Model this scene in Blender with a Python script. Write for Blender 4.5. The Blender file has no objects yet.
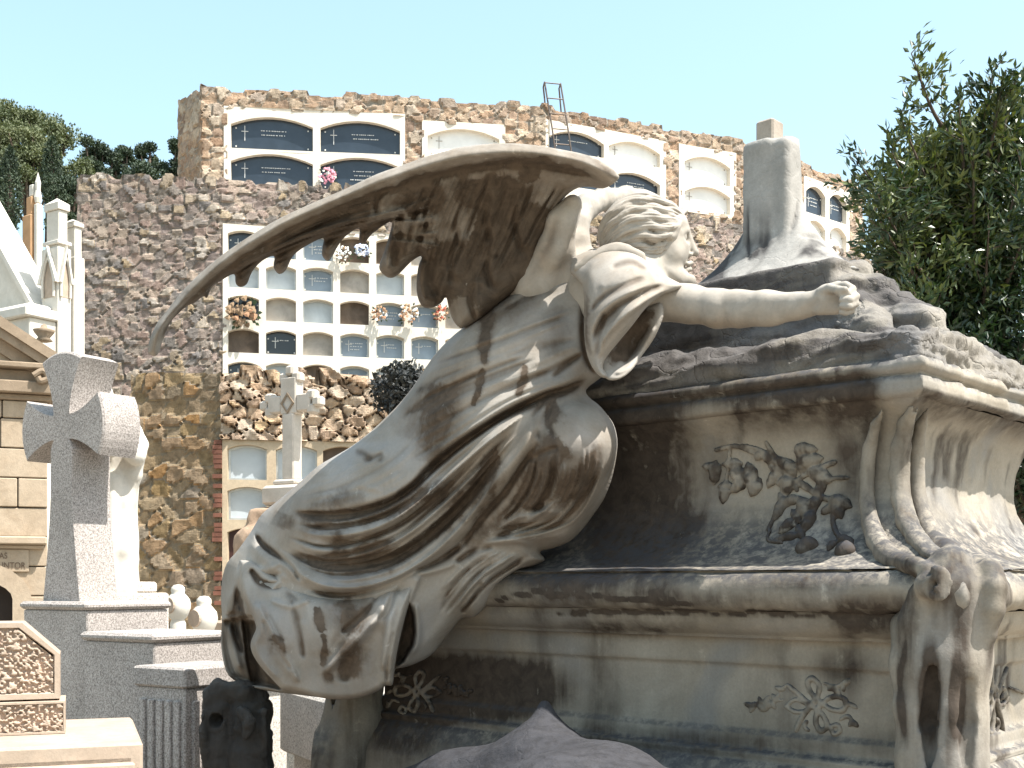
import bpy, bmesh, math, random
import numpy as np
random.seed(7)
RNG = np.random.default_rng(11)
SC = bpy.context.scene
COL = SC.collection
# ---------------------------------------------------------------- camera numbers
F = 1200.0; CX = 512.0; HY = 583.0; EYE = 1.6

def P(px, py, d):
    return np.array([(px - CX) * d / F, d, EYE + (HY - py) * d / F])

def toimg(V):
    V = np.asarray(V, float)
    y = np.maximum(V[:, 1], 1e-3)
    return CX + F * V[:, 0] / y, HY - F * (V[:, 2] - EYE) / y

# ---------------------------------------------------------------- noise
def _hash(ix, iy, iz, seed=0):
    h = (ix.astype(np.int64) * 374761393 + iy.astype(np.int64) * 668265263 + iz.astype(np.int64) * 1440662683 + seed * 974634777) & 0xffffffff
    h = ((h ^ (h >> 13)) * 1274126177) & 0xffffffff
    h = ((h ^ (h >> 16)) * 2246822519) & 0xffffffff
    return ((h ^ (h >> 15)) & 0xffffff) / float(0xffffff)

def vnoise(Q, seed=0):
    Q = np.asarray(Q, float)
    I = np.floor(Q).astype(np.int64); f = Q - I
    f = f * f * (3 - 2 * f)
    r = 0
    for dx in (0, 1):
        wx = f[:, 0] if dx else 1 - f[:, 0]
        for dy in (0, 1):
            wy = f[:, 1] if dy else 1 - f[:, 1]
            for dz in (0, 1):
                wz = f[:, 2] if dz else 1 - f[:, 2]
                r = r + wx * wy * wz * _hash(I[:, 0] + dx, I[:, 1] + dy, I[:, 2] + dz, seed)
    return r

def fbm(Q, oct=4, seed=0):
    Q = np.asarray(Q, float); a = .5; r = 0; t = 0
    for k in range(oct):
        r = r + a * vnoise(Q * 2 ** k + 17.3 * k, seed + k); t += a; a *= .5
    return r / t

def worley2(U, V, seed=0, jit=.9):
    iu = np.floor(U).astype(np.int64); iv = np.floor(V).astype(np.int64)
    F1 = np.full(U.shape, 9.); F2 = F1.copy(); ID = np.zeros(U.shape)
    z = np.zeros_like(iu)
    for a in (-1, 0, 1):
        for b in (-1, 0, 1):
            cu = iu + a; cv = iv + b
            pu = cu + .5 + jit * (_hash(cu, cv, z, seed) - .5); pv = cv + .5 + jit * (_hash(cu, cv, z, seed + 1) - .5)
            d = np.hypot(U - pu, V - pv); i = _hash(cu, cv, z, seed + 2)
            m = d < F1
            F2 = np.where(m, F1, np.minimum(F2, d)); ID = np.where(m, i, ID); F1 = np.where(m, d, F1)
    return F1, F2, ID

def sstep(a, b, x):
    t = np.clip((x - a) / (b - a), 0, 1); return t * t * (3 - 2 * t)

# ---------------------------------------------------------------- objects
def tag(o, label=None, cat=None, group=None, kind=None):
    if label: o['label'] = label
    if cat: o['category'] = cat
    if group: o['group'] = group
    if kind: o['kind'] = kind
    return o

def thing(name, loc, label, cat, group=None):
    o = bpy.data.objects.new(name, None); COL.objects.link(o)
    o.location = loc; o.empty_display_size = .1
    return tag(o, label, cat, group)

def mk(name, V, Fc, mat, parent=None, smooth=False, attrs=None, label=None, mats=None, fmat=None):
    """world-space vertices -> one mesh object; a top-level mesh gets its origin at its base"""
    V = np.asarray(V, float)
    me = bpy.data.meshes.new(name)
    off = np.zeros(3)
    if parent is None:
        off = np.array([(V[:, 0].min() + V[:, 0].max()) / 2, (V[:, 1].min() + V[:, 1].max()) / 2, V[:, 2].min()])
    me.from_pydata((V - off).tolist(), [], [tuple(int(i) for i in f) for f in Fc])
    me.update()
    if smooth: me.polygons.foreach_set('use_smooth', [True] * len(me.polygons))
    if attrs:
        for k, a in attrs.items():
            at = me.attributes.new(k, 'FLOAT', 'POINT'); at.data.foreach_set('value', np.asarray(a, np.float32))
    for m in (mats or [mat]): me.materials.append(m)
    if fmat is not None: me.polygons.foreach_set('material_index', np.asarray(fmat, np.int32))
    o = bpy.data.objects.new(name, me); COL.objects.link(o)
    if parent is not None:
        o.parent = parent
        o.location = (0, 0, 0) if parent.type == 'MESH' else tuple(-c for c in parent.location)
    else:
        o.location = off
    if label: o['label'] = label
    return o

class MB:
    """collects shapes into one mesh"""
    def __init__(s): s.V = []; s.F = []; s.n = 0; s.M = []
    def add(s, V, Fc, m=0):
        V = np.asarray(V, float)
        s.V.append(V); s.F += [tuple(i + s.n for i in f) for f in Fc]; s.M += [m] * len(Fc); s.n += len(V)
    def verts(s): return np.concatenate(s.V)
    def hexa(s, c8, m=0):
        s.add(c8, [(0, 3, 2, 1), (4, 5, 6, 7), (0, 1, 5, 4), (1, 2, 6, 5), (2, 3, 7, 6), (3, 0, 4, 7)], m)
    def box(s, o, ex, ey, x0, x1, y0, y1, z0, z1, bev=.0, m=0):
        """box in a frame: origin o (x,y), unit axes ex, ey in plan"""
        o = np.asarray(o, float)[:2]; ex = np.asarray(ex); ey = np.asarray(ey)
        def pt(x, y, z):
            q = o + ex * x + ey * y; return (q[0], q[1], z)
        if bev <= 0:
            s.hexa([pt(x0, y0, z0), pt(x1, y0, z0), pt(x1, y1, z0), pt(x0, y1, z0), pt(x0, y0, z1), pt(x1, y0, z1), pt(x1, y1, z1), pt(x0, y1, z1)], m)
            return
        b = bev
        rings = [(b, z0), (0, z0 + b), (0, z1 - b), (b, z1)]
        V = []; Fc = []
        for (i, z) in rings:
            c = b
            for (x, y) in ((x0 + i + c - i * .3, y0 + i), (x1 - i - c + i * .3, y0 + i), (x1 - i, y0 + i + c - i * .3), (x1 - i, y1 - i - c + i * .3), (x1 - i - c + i * .3, y1 - i), (x0 + i + c - i * .3, y1 - i), (x0 + i, y1 - i - c + i * .3), (x0 + i, y0 + i + c - i * .3)):
                V.append(pt(x, y, z))
        for r in range(3):
            for k in range(8):
                Fc.append((r * 8 + k, r * 8 + (k + 1) % 8, r * 8 + 8 + (k + 1) % 8, r * 8 + 8 + k))
        Fc.append(tuple(range(7, -1, -1))); Fc.append(tuple(range(24, 32)))
        s.add(V, Fc, m)
    def tube(s, pts, r, n=8, m=0, caps=True):
        pts = np.asarray(pts, float); r = np.broadcast_to(np.asarray(r, float), (len(pts),))
        T = np.gradient(pts, axis=0); T /= np.linalg.norm(T, axis=1)[:, None] + 1e-9
        up = np.array([0, 0, 1.]) if abs(T[0][2]) < .9 else np.array([0, 1., 0])
        V = []; Fc = []
        a = np.cross(T[0], up); a /= np.linalg.norm(a)
        for i in range(len(pts)):
            a = a - T[i] * np.dot(a, T[i]); a /= np.linalg.norm(a) + 1e-9; b = np.cross(T[i], a)
            for k in range(n):
                t = 2 * math.pi * k / n; V.append(pts[i] + r[i] * (math.cos(t) * a + math.sin(t) * b))
        for i in range(len(pts) - 1):
            for k in range(n): Fc.append((i * n + k, i * n + (k + 1) % n, i * n + n + (k + 1) % n, i * n + n + k))
        if caps: Fc.append(tuple(range(n - 1, -1, -1))); Fc.append(tuple(range((len(pts) - 1) * n, len(pts) * n)))
        s.add(V, Fc, m)
    def lathe(s, c, prof, n=20, m=0):
        V = []; Fc = []
        for (r, z) in prof:
            for k in range(n):
                t = 2 * math.pi * k / n; V.append((c[0] + r * math.cos(t), c[1] + r * math.sin(t), c[2] + z))
        for i in range(len(prof) - 1):
            for k in range(n): Fc.append((i * n + k, i * n + (k + 1) % n, i * n + n + (k + 1) % n, i * n + n + k))
        Fc.append(tuple(range(n - 1, -1, -1))); Fc.append(tuple(range((len(prof) - 1) * n, len(prof) * n)))
        s.add(V, Fc, m)
    def prism(s, pts2, f, d0, d1, m=0):
        """outline pts2 (a,b) mapped by f(a,b,depth) and given thickness d0..d1"""
        n = len(pts2)
        V = [f(a, b, d0) for a, b in pts2] + [f(a, b, d1) for a, b in pts2]
        Fc = [tuple(range(n)), tuple(range(2 * n - 1, n - 1, -1))] + [(i, i + n, (i + 1) % n + n, (i + 1) % n) for i in range(n)]
        s.add(V, Fc, m)
    def build(s, name, mat, parent=None, **k):
        if 'mats' in k: k['fmat'] = s.M
        return mk(name, s.verts(), s.F, mat, parent, **k)

def catmull(pts, n=8):
    pts = np.asarray(pts, float)
    if len(pts) < 3:
        t = np.linspace(0, 1, n + 1)[:, None]; return pts[0] * (1 - t) + pts[-1] * t
    p = np.vstack([2 * pts[0] - pts[1], pts, 2 * pts[-1] - pts[-2]])
    out = []
    for i in range(1, len(p) - 2):
        t = np.linspace(0, 1, n, endpoint=False)[:, None]
        out.append(.5 * ((2 * p[i]) + (-p[i - 1] + p[i + 1]) * t + (2 * p[i - 1] - 5 * p[i] + 4 * p[i + 1] - p[i + 2]) * t ** 2 + (-p[i - 1] + 3 * p[i] - 3 * p[i + 1] + p[i + 2]) * t ** 3))
    out.append(pts[-1:]); return np.vstack(out)

# ---------------------------------------------------------------- strokes: fold, stain and shade marks laid along traced lines
def stroke_eval(X, Y, pts, wl, wr, taper=True, n=6):
    """weight (0..1) of points X,Y for a line; wl / wr = widths (gauss sigma) left / right of its direction"""
    C = catmull(pts, n); w = np.zeros(X.shape)
    m = 3 * max(wl, wr)
    sel = (X > C[:, 0].min() - m) & (X < C[:, 0].max() + m) & (Y > C[:, 1].min() - m) & (Y < C[:, 1].max() + m)
    if not sel.any(): return w
    x = X[sel]; y = Y[sel]
    best = np.full(x.shape, 1e9); side = np.zeros(x.shape); par = np.zeros(x.shape)
    L = np.concatenate([[0], np.cumsum(np.hypot(*np.diff(C, axis=0).T))])
    for i in range(len(C) - 1):
        a = C[i]; d = C[i + 1] - a; l2 = d @ d + 1e-9
        t = np.clip(((x - a[0]) * d[0] + (y - a[1]) * d[1]) / l2, 0, 1)
        dx = x - a[0] - t * d[0]; dy = y - a[1] - t * d[1]; q = dx * dx + dy * dy
        mm = q < best
        best = np.where(mm, q, best); side = np.where(mm, d[0] * (y - a[1]) - d[1] * (x - a[0]), side)
        par = np.where(mm, (L[i] + t * (L[i + 1] - L[i])) / L[-1], par)
    sg = np.where(side > 0, wr, wl) * (1 if taper is False else .35 + .65 * np.sqrt(np.sin(np.pi * np.clip(par, 0, 1))))      # image y points down: side>0 is the right-hand side
    v = np.exp(-best / (2 * sg * sg))
    if taper: v = v * np.sqrt(np.clip(np.sin(np.pi * np.clip(par, .0, 1)), 0, 1)) if taper is True else v * sstep(0, taper, par) * sstep(0, taper, 1 - par)
    w[sel] = v
    return w

def family(guides, k, amp, w, seed, jit=.25, t=.15):
    """fine parallel folds laid between traced guide lines"""
    rr = random.Random(seed); out = []
    G = [np.asarray(g, float) for g in guides]
    for a, b in zip(G[:-1], G[1:]):
        for i in range(k):
            f = (i + .5 + rr.uniform(-jit, jit)) / k; j = rr.uniform(0, .3); e = rr.uniform(.75, 1.)
            C = catmull(a * (1 - f) + b * f, 5); C = C[int(j * len(C) * .6):max(int(j * len(C) * .6) + 4, int(e * len(C)))]
            C = C + np.cumsum(np.array([[rr.gauss(0, .22), rr.gauss(0, .22)] for _ in C]), 0)
            out.append((C[::2] if len(C) > 6 else C, w * rr.uniform(.7, 1.4), w * rr.uniform(.7, 1.6), amp * rr.uniform(.5, 1.3) * rr.choice((1, 1, -1)), t))
    return out

def blob_eval(X, Y, cx, cy, rx, ry, soft=.5):
    d = np.hypot((X - cx) / rx, (Y - cy) / ry); return 1 - sstep(1 - soft, 1 + soft, d)

def poly_sd(X, Y, poly):
    """signed distance to a polygon, positive inside"""
    p = np.asarray(poly, float); q = np.roll(p, -1, axis=0)
    best = np.full(X.shape, 1e9); ins = np.zeros(X.shape, bool); NX = np.zeros(X.shape); NY = np.zeros(X.shape)
    for a, b in zip(p, q):
        d = b - a; l2 = d @ d + 1e-9
        t = np.clip(((X - a[0]) * d[0] + (Y - a[1]) * d[1]) / l2, 0, 1)
        cx = a[0] + t * d[0]; cy = a[1] + t * d[1]; r = (X - cx) ** 2 + (Y - cy) ** 2
        m = r < best; best = np.where(m, r, best); NX = np.where(m, cx, NX); NY = np.where(m, cy, NY)
        c = ((a[1] > Y) != (b[1] > Y))
        with np.errstate(divide='ignore', invalid='ignore'):
            xi = (b[0] - a[0]) * (Y - a[1]) / (b[1] - a[1]) + a[0]
        ins ^= c & (X < xi)
    s = np.sqrt(best); return np.where(ins, s, -s), NX, NY

def tps(ctrl):
    c = np.asarray(ctrl, float); x = c[:, :2] / 100.; n = len(x)
    def k(r2): return np.where(r2 > 1e-12, .5 * r2 * np.log(r2 + 1e-12), 0)
    r2 = ((x[:, None] - x[None]) ** 2).sum(-1)
    A = np.zeros((n + 3, n + 3)); A[:n, :n] = k(r2) + 1e-3 * np.eye(n); A[:n, n] = 1; A[:n, n + 1:] = x; A[n, :n] = 1; A[n + 1:, :n] = x.T
    w = np.linalg.solve(A, np.concatenate([c[:, 2], [0, 0, 0]]))
    def f(X, Y):
        u = X / 100.; v = Y / 100.; r = w[n] + w[n + 1] * u + w[n + 2] * v
        for i in range(n): r = r + w[i] * k((u - x[i, 0]) ** 2 + (v - x[i, 1]) ** 2)
        return r
    return f

def carved(name, outline, depth, edge, R, back, mat, parent, step=1.6, folds=(), bumps=(), stain_shades=(), extra=None, label=None, smooth_outline=3):
    """carved stone form: traced outline, front surface at depth(x,y) rounded off by `edge` metres over R px, `back` metres thick behind"""
    poly = catmull(np.vstack([outline, outline[:1]]), smooth_outline)[:-1] if smooth_outline else np.asarray(outline, float)
    x0, y0 = poly.min(0) - 2 * step; x1, y1 = poly.max(0) + 2 * step
    nx = int((x1 - x0) / step) + 1; ny = int((y1 - y0) / step) + 1
    X, Y = np.meshgrid(x0 + step * np.arange(nx), y0 + step * np.arange(ny), indexing='ij')
    sd, NX, NY = poly_sd(X, Y, poly)
    inside = sd > .35 * step
    cell = inside[:-1, :-1] | inside[1:, :-1] | inside[:-1, 1:] | inside[1:, 1:]
    use = np.zeros_like(inside); use[:-1, :-1] |= cell; use[1:, :-1] |= cell; use[:-1, 1:] |= cell; use[1:, 1:] |= cell
    rim = use & ~inside
    X = np.where(rim, NX, X); Y = np.where(rim, NY, Y); sd = np.where(rim, 0, np.maximum(sd, 0))
    ids = -np.ones(X.shape, int); ids[use] = np.arange(use.sum())
    xs = X[use]; ys = Y[use]; s = sd[use]; rm = rim[use]
    circ = np.sqrt(np.clip(1 - (1 - np.minimum(s / R, 1)) ** 2, 0, 1))
    base = depth(xs, ys)
    h = np.zeros(xs.shape)
    for b in bumps: h += b(xs, ys)
    fa = np.zeros(xs.shape)
    qn = np.stack([xs, ys, 0 * xs], 1); wx = xs + (fbm(qn * .09, 3, 71) - .5) * 13 + (fbm(qn * .5, 2, 73) - .5) * 5; wy = ys + (fbm(qn * .09, 3, 72) - .5) * 13 + (fbm(qn * .5, 2, 74) - .5) * 5
    for f in folds:
        pts, wl, wr, amp = f[:4]
        fa += 1.15 * amp * stroke_eval(xs, ys, pts, wl * .78, wr * .78, f[4] if len(f) > 4 else True)
    fade = sstep(0, 6, s)
    front = base + edge * (1 - circ) - (h + fa) * fade
    if extra is not None: front = front + extra(xs, ys) * fade
    bk = base + edge + back * circ
    bk = np.maximum(bk, front + .004)
    n = len(xs)
    Vf = np.stack([(xs - CX) / F * front, front, EYE + (HY - ys) / F * front], 1)
    Vb = np.stack([(xs - CX) / F * bk, bk, EYE + (HY - ys) / F * bk], 1)
    bid = np.where(rm, np.arange(n), n + np.cumsum(~rm) - 1)
    V = np.vstack([Vf, Vb[~rm]])
    I, J = np.nonzero(cell)
    a = ids[I, J]; b = ids[I + 1, J]; c = ids[I + 1, J + 1]; d = ids[I, J + 1]
    Fc = np.vstack([np.stack([a, d, c, b], 1), np.stack([bid[a], bid[b], bid[c], bid[d]], 1)])
    dirt_shade = np.zeros(n); 
    for st in stain_shades:
        if callable(st): dirt_shade = dirt_shade + st(xs, ys)
        else: dirt_shade = dirt_shade + st[3] * stroke_eval(xs + (wx - xs) * (.42 if max(st[1], st[2]) < 5 else 1), ys + (wy - ys) * (.42 if max(st[1], st[2]) < 5 else 1), st[0], st[1], st[2], st[4] if len(st) > 4 else True)
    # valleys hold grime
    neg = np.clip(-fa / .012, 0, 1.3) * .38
    dirt_shade = dirt_shade + neg
    dd = np.concatenate([dirt_shade, np.zeros((~rm).sum()) + .2])
    # drop degenerate faces
    ok = np.array([len(set(f)) >= 3 for f in Fc.tolist()])
    Fc = [tuple(dict.fromkeys(f)) for f in Fc[ok].tolist()]
    return mk(name, V, Fc, mat, parent, smooth=True, attrs={'dirt_shade': dd}, label=label)

# ---------------------------------------------------------------- blended solids
class Solid:
    def __init__(s, lo, hi, h):
        s.lo = np.asarray(lo, float); s.h = h
        s.n = np.ceil((np.asarray(hi) - s.lo) / h).astype(int) + 1
        s.D = np.full(s.n, 1., np.float32)
    def _sub(s, lo, hi, m):
        i0 = np.clip(np.floor((lo - m - s.lo) / s.h).astype(int), 0, s.n); i1 = np.clip(np.ceil((hi + m - s.lo) / s.h).astype(int) + 1, 0, s.n)
        sl = tuple(slice(a, b) for a, b in zip(i0, i1))
        g = [s.lo[k] + s.h * np.arange(i0[k], i1[k]) for k in range(3)]
        return sl, np.meshgrid(*g, indexing='ij')
    def _mix(s, sl, d, k, sub=False):
        o = s.D[sl]
        if d.size == 0: return
        if sub:
            if k > 0:
                h = np.clip(.5 - .5 * (o + d) / k, 0, 1); s.D[sl] = o * (1 - h) - d * h + k * h * (1 - h)
            else: s.D[sl] = np.maximum(o, -d)
        else:
            if k > 0:
                h = np.clip(.5 + .5 * (o - d) / k, 0, 1); s.D[sl] = o * (1 - h) + d * h - k * h * (1 - h)
            else: s.D[sl] = np.minimum(o, d)
    def chain(s, pts, r, k=.02, sub=False, squash=None):
        pts = np.asarray(pts, float); r = np.broadcast_to(np.asarray(r, float), (len(pts),))
        for i in range(len(pts) - 1):
            a, b = pts[i], pts[i + 1]; R = max(r[i], r[i + 1])
            sl, (X, Y, Z) = s._sub(np.minimum(a, b) - R, np.maximum(a, b) + R, k + 3 * s.h)
            d = b - a; l2 = d @ d + 1e-12
            t = np.clip(((X - a[0]) * d[0] + (Y - a[1]) * d[1] + (Z - a[2]) * d[2]) / l2, 0, 1)
            q = np.sqrt((X - a[0] - t * d[0]) ** 2 + (Y - a[1] - t * d[1]) ** 2 + (Z - a[2] - t * d[2]) ** 2) - (r[i] + t * (r[i + 1] - r[i]))
            s._mix(sl, q, k, sub)
        return s
    def ball(s, c, r, k=.02, sub=False, rot=None):
        c = np.asarray(c, float); r = np.broadcast_to(np.asarray(r, float), (3,)); R = r.max()
        sl, (X, Y, Z) = s._sub(c - R, c + R, k + 3 * s.h)
        p = np.stack([X - c[0], Y - c[1], Z - c[2]], -1)
        if rot is not None: p = p @ np.asarray(rot).T
        k0 = np.linalg.norm(p / r, axis=-1); k1 = np.linalg.norm(p / (r * r), axis=-1) + 1e-9
        s._mix(sl, k0 * (k0 - 1) / k1, k, sub); return s
    def box(s, c, half, ax=None, rnd=.01, k=.01, sub=False):
        c = np.asarray(c, float); half = np.asarray(half, float); R = np.linalg.norm(half)
        sl, (X, Y, Z) = s._sub(c - R, c + R, k + 3 * s.h)
        p = np.stack([X - c[0], Y - c[1], Z - c[2]], -1)
        if ax is not None: p = p @ np.asarray(ax).T
        q = np.abs(p) - (half - rnd)
        d = np.linalg.norm(np.maximum(q, 0), axis=-1) + np.minimum(q.max(-1), 0) - rnd
        s._mix(sl, d, k, sub); return s
    def field(s, fn, k=0., sub=False):
        sl, (X, Y, Z) = s._sub(s.lo, s.lo + s.h * (s.n - 1), 0)
        s._mix(sl, fn(X, Y, Z), k, sub); return s
    def mesh(s):
        D = s.D; D = np.pad(D, 1, constant_values=1.); lo = s.lo - s.h
        S = D < 0; nx, ny, nz = D.shape
        cnt = np.zeros((nx - 1, ny - 1, nz - 1), np.int8)
        for a in (0, 1):
            for b in (0, 1):
                for c in (0, 1): cnt += S[a:nx - 1 + a, b:ny - 1 + b, c:nz - 1 + c]
        act = (cnt > 0) & (cnt < 8); idx = -np.ones(act.shape, int); ai = np.argwhere(act); idx[act] = np.arange(len(ai))
        acc = np.zeros((len(ai), 3)); num = np.zeros(len(ai))
        cor = [(a, b, c) for a in (0, 1) for b in (0, 1) for c in (0, 1)]
        for c0 in cor:
            for ax in range(3):
                if c0[ax]: continue
                c1 = list(c0); c1[ax] = 1
                d0 = D[tuple((ai + c0).T)]; d1 = D[tuple((ai + c1).T)]; m = (d0 < 0) != (d1 < 0)
                t = np.where(m, d0 / np.where(m, d0 - d1, 1), 0)
                acc += m[:, None] * (np.array(c0) + t[:, None] * (np.array(c1) - np.array(c0))); num += m
        V = lo + (ai + acc / num[:, None]) * s.h
        Fc = []
        for ax in range(3):
            sl0 = [slice(None)] * 3; sl1 = [slice(None)] * 3; sl0[ax] = slice(0, -1); sl1[ax] = slice(1, None)
            A = S[tuple(sl0)]; B = S[tuple(sl1)]; u, v = [(1, 2), (2, 0), (0, 1)][ax]
            for flip, M in ((False, A & ~B), (True, ~A & B)):
                e = np.argwhere(M); e = e[(e[:, u] > 0) & (e[:, v] > 0) & (e[:, u] < D.shape[u] - 1) & (e[:, v] < D.shape[v] - 1)]
                if not len(e): continue
                du = np.zeros(3, int); du[u] = 1; dv = np.zeros(3, int); dv[v] = 1
                q = np.stack([idx[tuple((e - du - dv).T)], idx[tuple((e - dv).T)], idx[tuple(e.T)], idx[tuple((e - du).T)]], 1)
                Fc.append(q[:, ::-1] if flip else q)
        Fc = np.vstack(Fc); Fc = Fc[(Fc >= 0).all(1)]
        return V, Fc

def normals(V, Fc):
    Fc = np.asarray(Fc); n = np.cross(V[Fc[:, 2]] - V[Fc[:, 0]], V[Fc[:, 3]] - V[Fc[:, 1]])
    N = np.zeros_like(V)
    for k in range(4): np.add.at(N, Fc[:, k], n)
    return N / (np.linalg.norm(N, axis=1)[:, None] + 1e-12)

def subdiv(V, Fc):
    """one smooth split of a quad mesh"""
    me = bpy.data.meshes.new('t'); me.from_pydata(V.tolist(), [], Fc.tolist()); me.update()
    o = bpy.data.objects.new('t', me); COL.objects.link(o); m = o.modifiers.new('s', 'SUBSURF'); m.levels = 1; m.render_levels = 1
    dg = bpy.context.evaluated_depsgraph_get(); ev = o.evaluated_get(dg).to_mesh()
    v = np.empty(len(ev.vertices) * 3); ev.vertices.foreach_get('co', v); f = np.empty(len(ev.polygons) * 4, np.int32); ev.loops.foreach_get('vertex_index', f)
    bpy.data.objects.remove(o); bpy.data.meshes.remove(me)
    return v.reshape(-1, 3), f.reshape(-1, 4)

def sculpt(V, Fc, folds, stain_shades=(), rough=0, rs=8, seed=0):
    """press traced folds into the side of a solid that faces the viewer, and stains onto it"""
    N = normals(V, Fc); X, Y = toimg(V)
    view = np.array([0, 0, EYE]) - V; view /= np.linalg.norm(view, axis=1)[:, None]
    w = sstep(-.05, .35, (N * view).sum(1)); fa = np.zeros(len(V)); dirt_shade = np.zeros(len(V))
    for f in folds: fa += f[3] * stroke_eval(X, Y, f[0], f[1], f[2], f[4] if len(f) > 4 else True)
    for st in stain_shades:
        if callable(st): dirt_shade += st(X, Y)
        else: dirt_shade += st[3] * stroke_eval(X, Y, st[0], st[1], st[2], st[4] if len(st) > 4 else True)
    dirt_shade = dirt_shade * w + np.clip(-fa / .01, 0, 1.2) * .4 * w
    V = V + N * (fa * w)[:, None]
    if rough: V = V + N * ((fbm(V * rs, 4, seed) - .5) * 2 * rough)[:, None]
    return V, dirt_shade
# ---------------------------------------------------------------- materials
def NT(name):
    m = bpy.data.materials.new(name); m.use_nodes = True; t = m.node_tree; t.nodes.clear()
    o = t.nodes.new('ShaderNodeOutputMaterial'); b = t.nodes.new('ShaderNodeBsdfPrincipled'); t.links.new(b.outputs[0], o.inputs[0])
    return m, t, b, o
def nn(t, typ, **kw):
    n = t.nodes.new(typ)
    for k, v in kw.items():
        if k.startswith('i_'):
            n.inputs[k[2:].replace('_', ' ')].default_value = v
        else: setattr(n, k, v)
    return n
def c4(c): return (c[0], c[1], c[2], 1)
def noise(t, co, scale, detail=4, rough=.55, dist=0):
    n = nn(t, 'ShaderNodeTexNoise'); n.inputs['Scale'].default_value = scale; n.inputs['Detail'].default_value = detail
    n.inputs['Roughness'].default_value = rough; n.inputs['Distortion'].default_value = dist
    t.links.new(co, n.inputs['Vector']); return n.outputs['Fac']
def ramp(t, fac, stops):
    r = nn(t, 'ShaderNodeValToRGB'); e = r.color_ramp.elements
    while len(e) < len(stops): e.new(.5)
    for q, (p, c) in zip(e, stops):
        q.position = p; q.color = c4(c) if not np.isscalar(c) else (c, c, c, 1)
    t.links.new(fac, r.inputs['Fac']); return r.outputs['Color']
def mixc(t, fac, a, b, mode='MIX'):
    m = nn(t, 'ShaderNodeMix', data_type='RGBA', blend_type=mode)
    for s, v in ((m.inputs[0], fac), (m.inputs[6], a), (m.inputs[7], b)):
        if hasattr(v, 'links') or isinstance(v, bpy.types.NodeSocket): t.links.new(v, s)
        elif np.isscalar(v): s.default_value = v
        else: s.default_value = c4(v)
    return m.outputs[2]
def mth(t, op, a, b=None, clamp=False):
    m = nn(t, 'ShaderNodeMath', operation=op, use_clamp=clamp)
    for s, v in zip(m.inputs, (a, b)):
        if v is None: continue
        if isinstance(v, bpy.types.NodeSocket): t.links.new(v, s)
        else: s.default_value = v
    return m.outputs[0]
def coords(t, scale=(1, 1, 1)):
    c = nn(t, 'ShaderNodeTexCoord'); m = nn(t, 'ShaderNodeMapping'); m.inputs['Scale'].default_value = scale
    t.links.new(c.outputs['Object'], m.inputs['Vector']); return m.outputs['Vector']
def bump(t, b, h, strength=.4, dist=.01, prev=None):
    n = nn(t, 'ShaderNodeBump'); n.inputs['Strength'].default_value = strength; n.inputs['Distance'].default_value = dist
    t.links.new(h, n.inputs['Height'])
    if prev is not None: t.links.new(prev, n.inputs['Normal'])
    t.links.new(n.outputs['Normal'], b.inputs['Normal']); return n.outputs['Normal']

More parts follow.
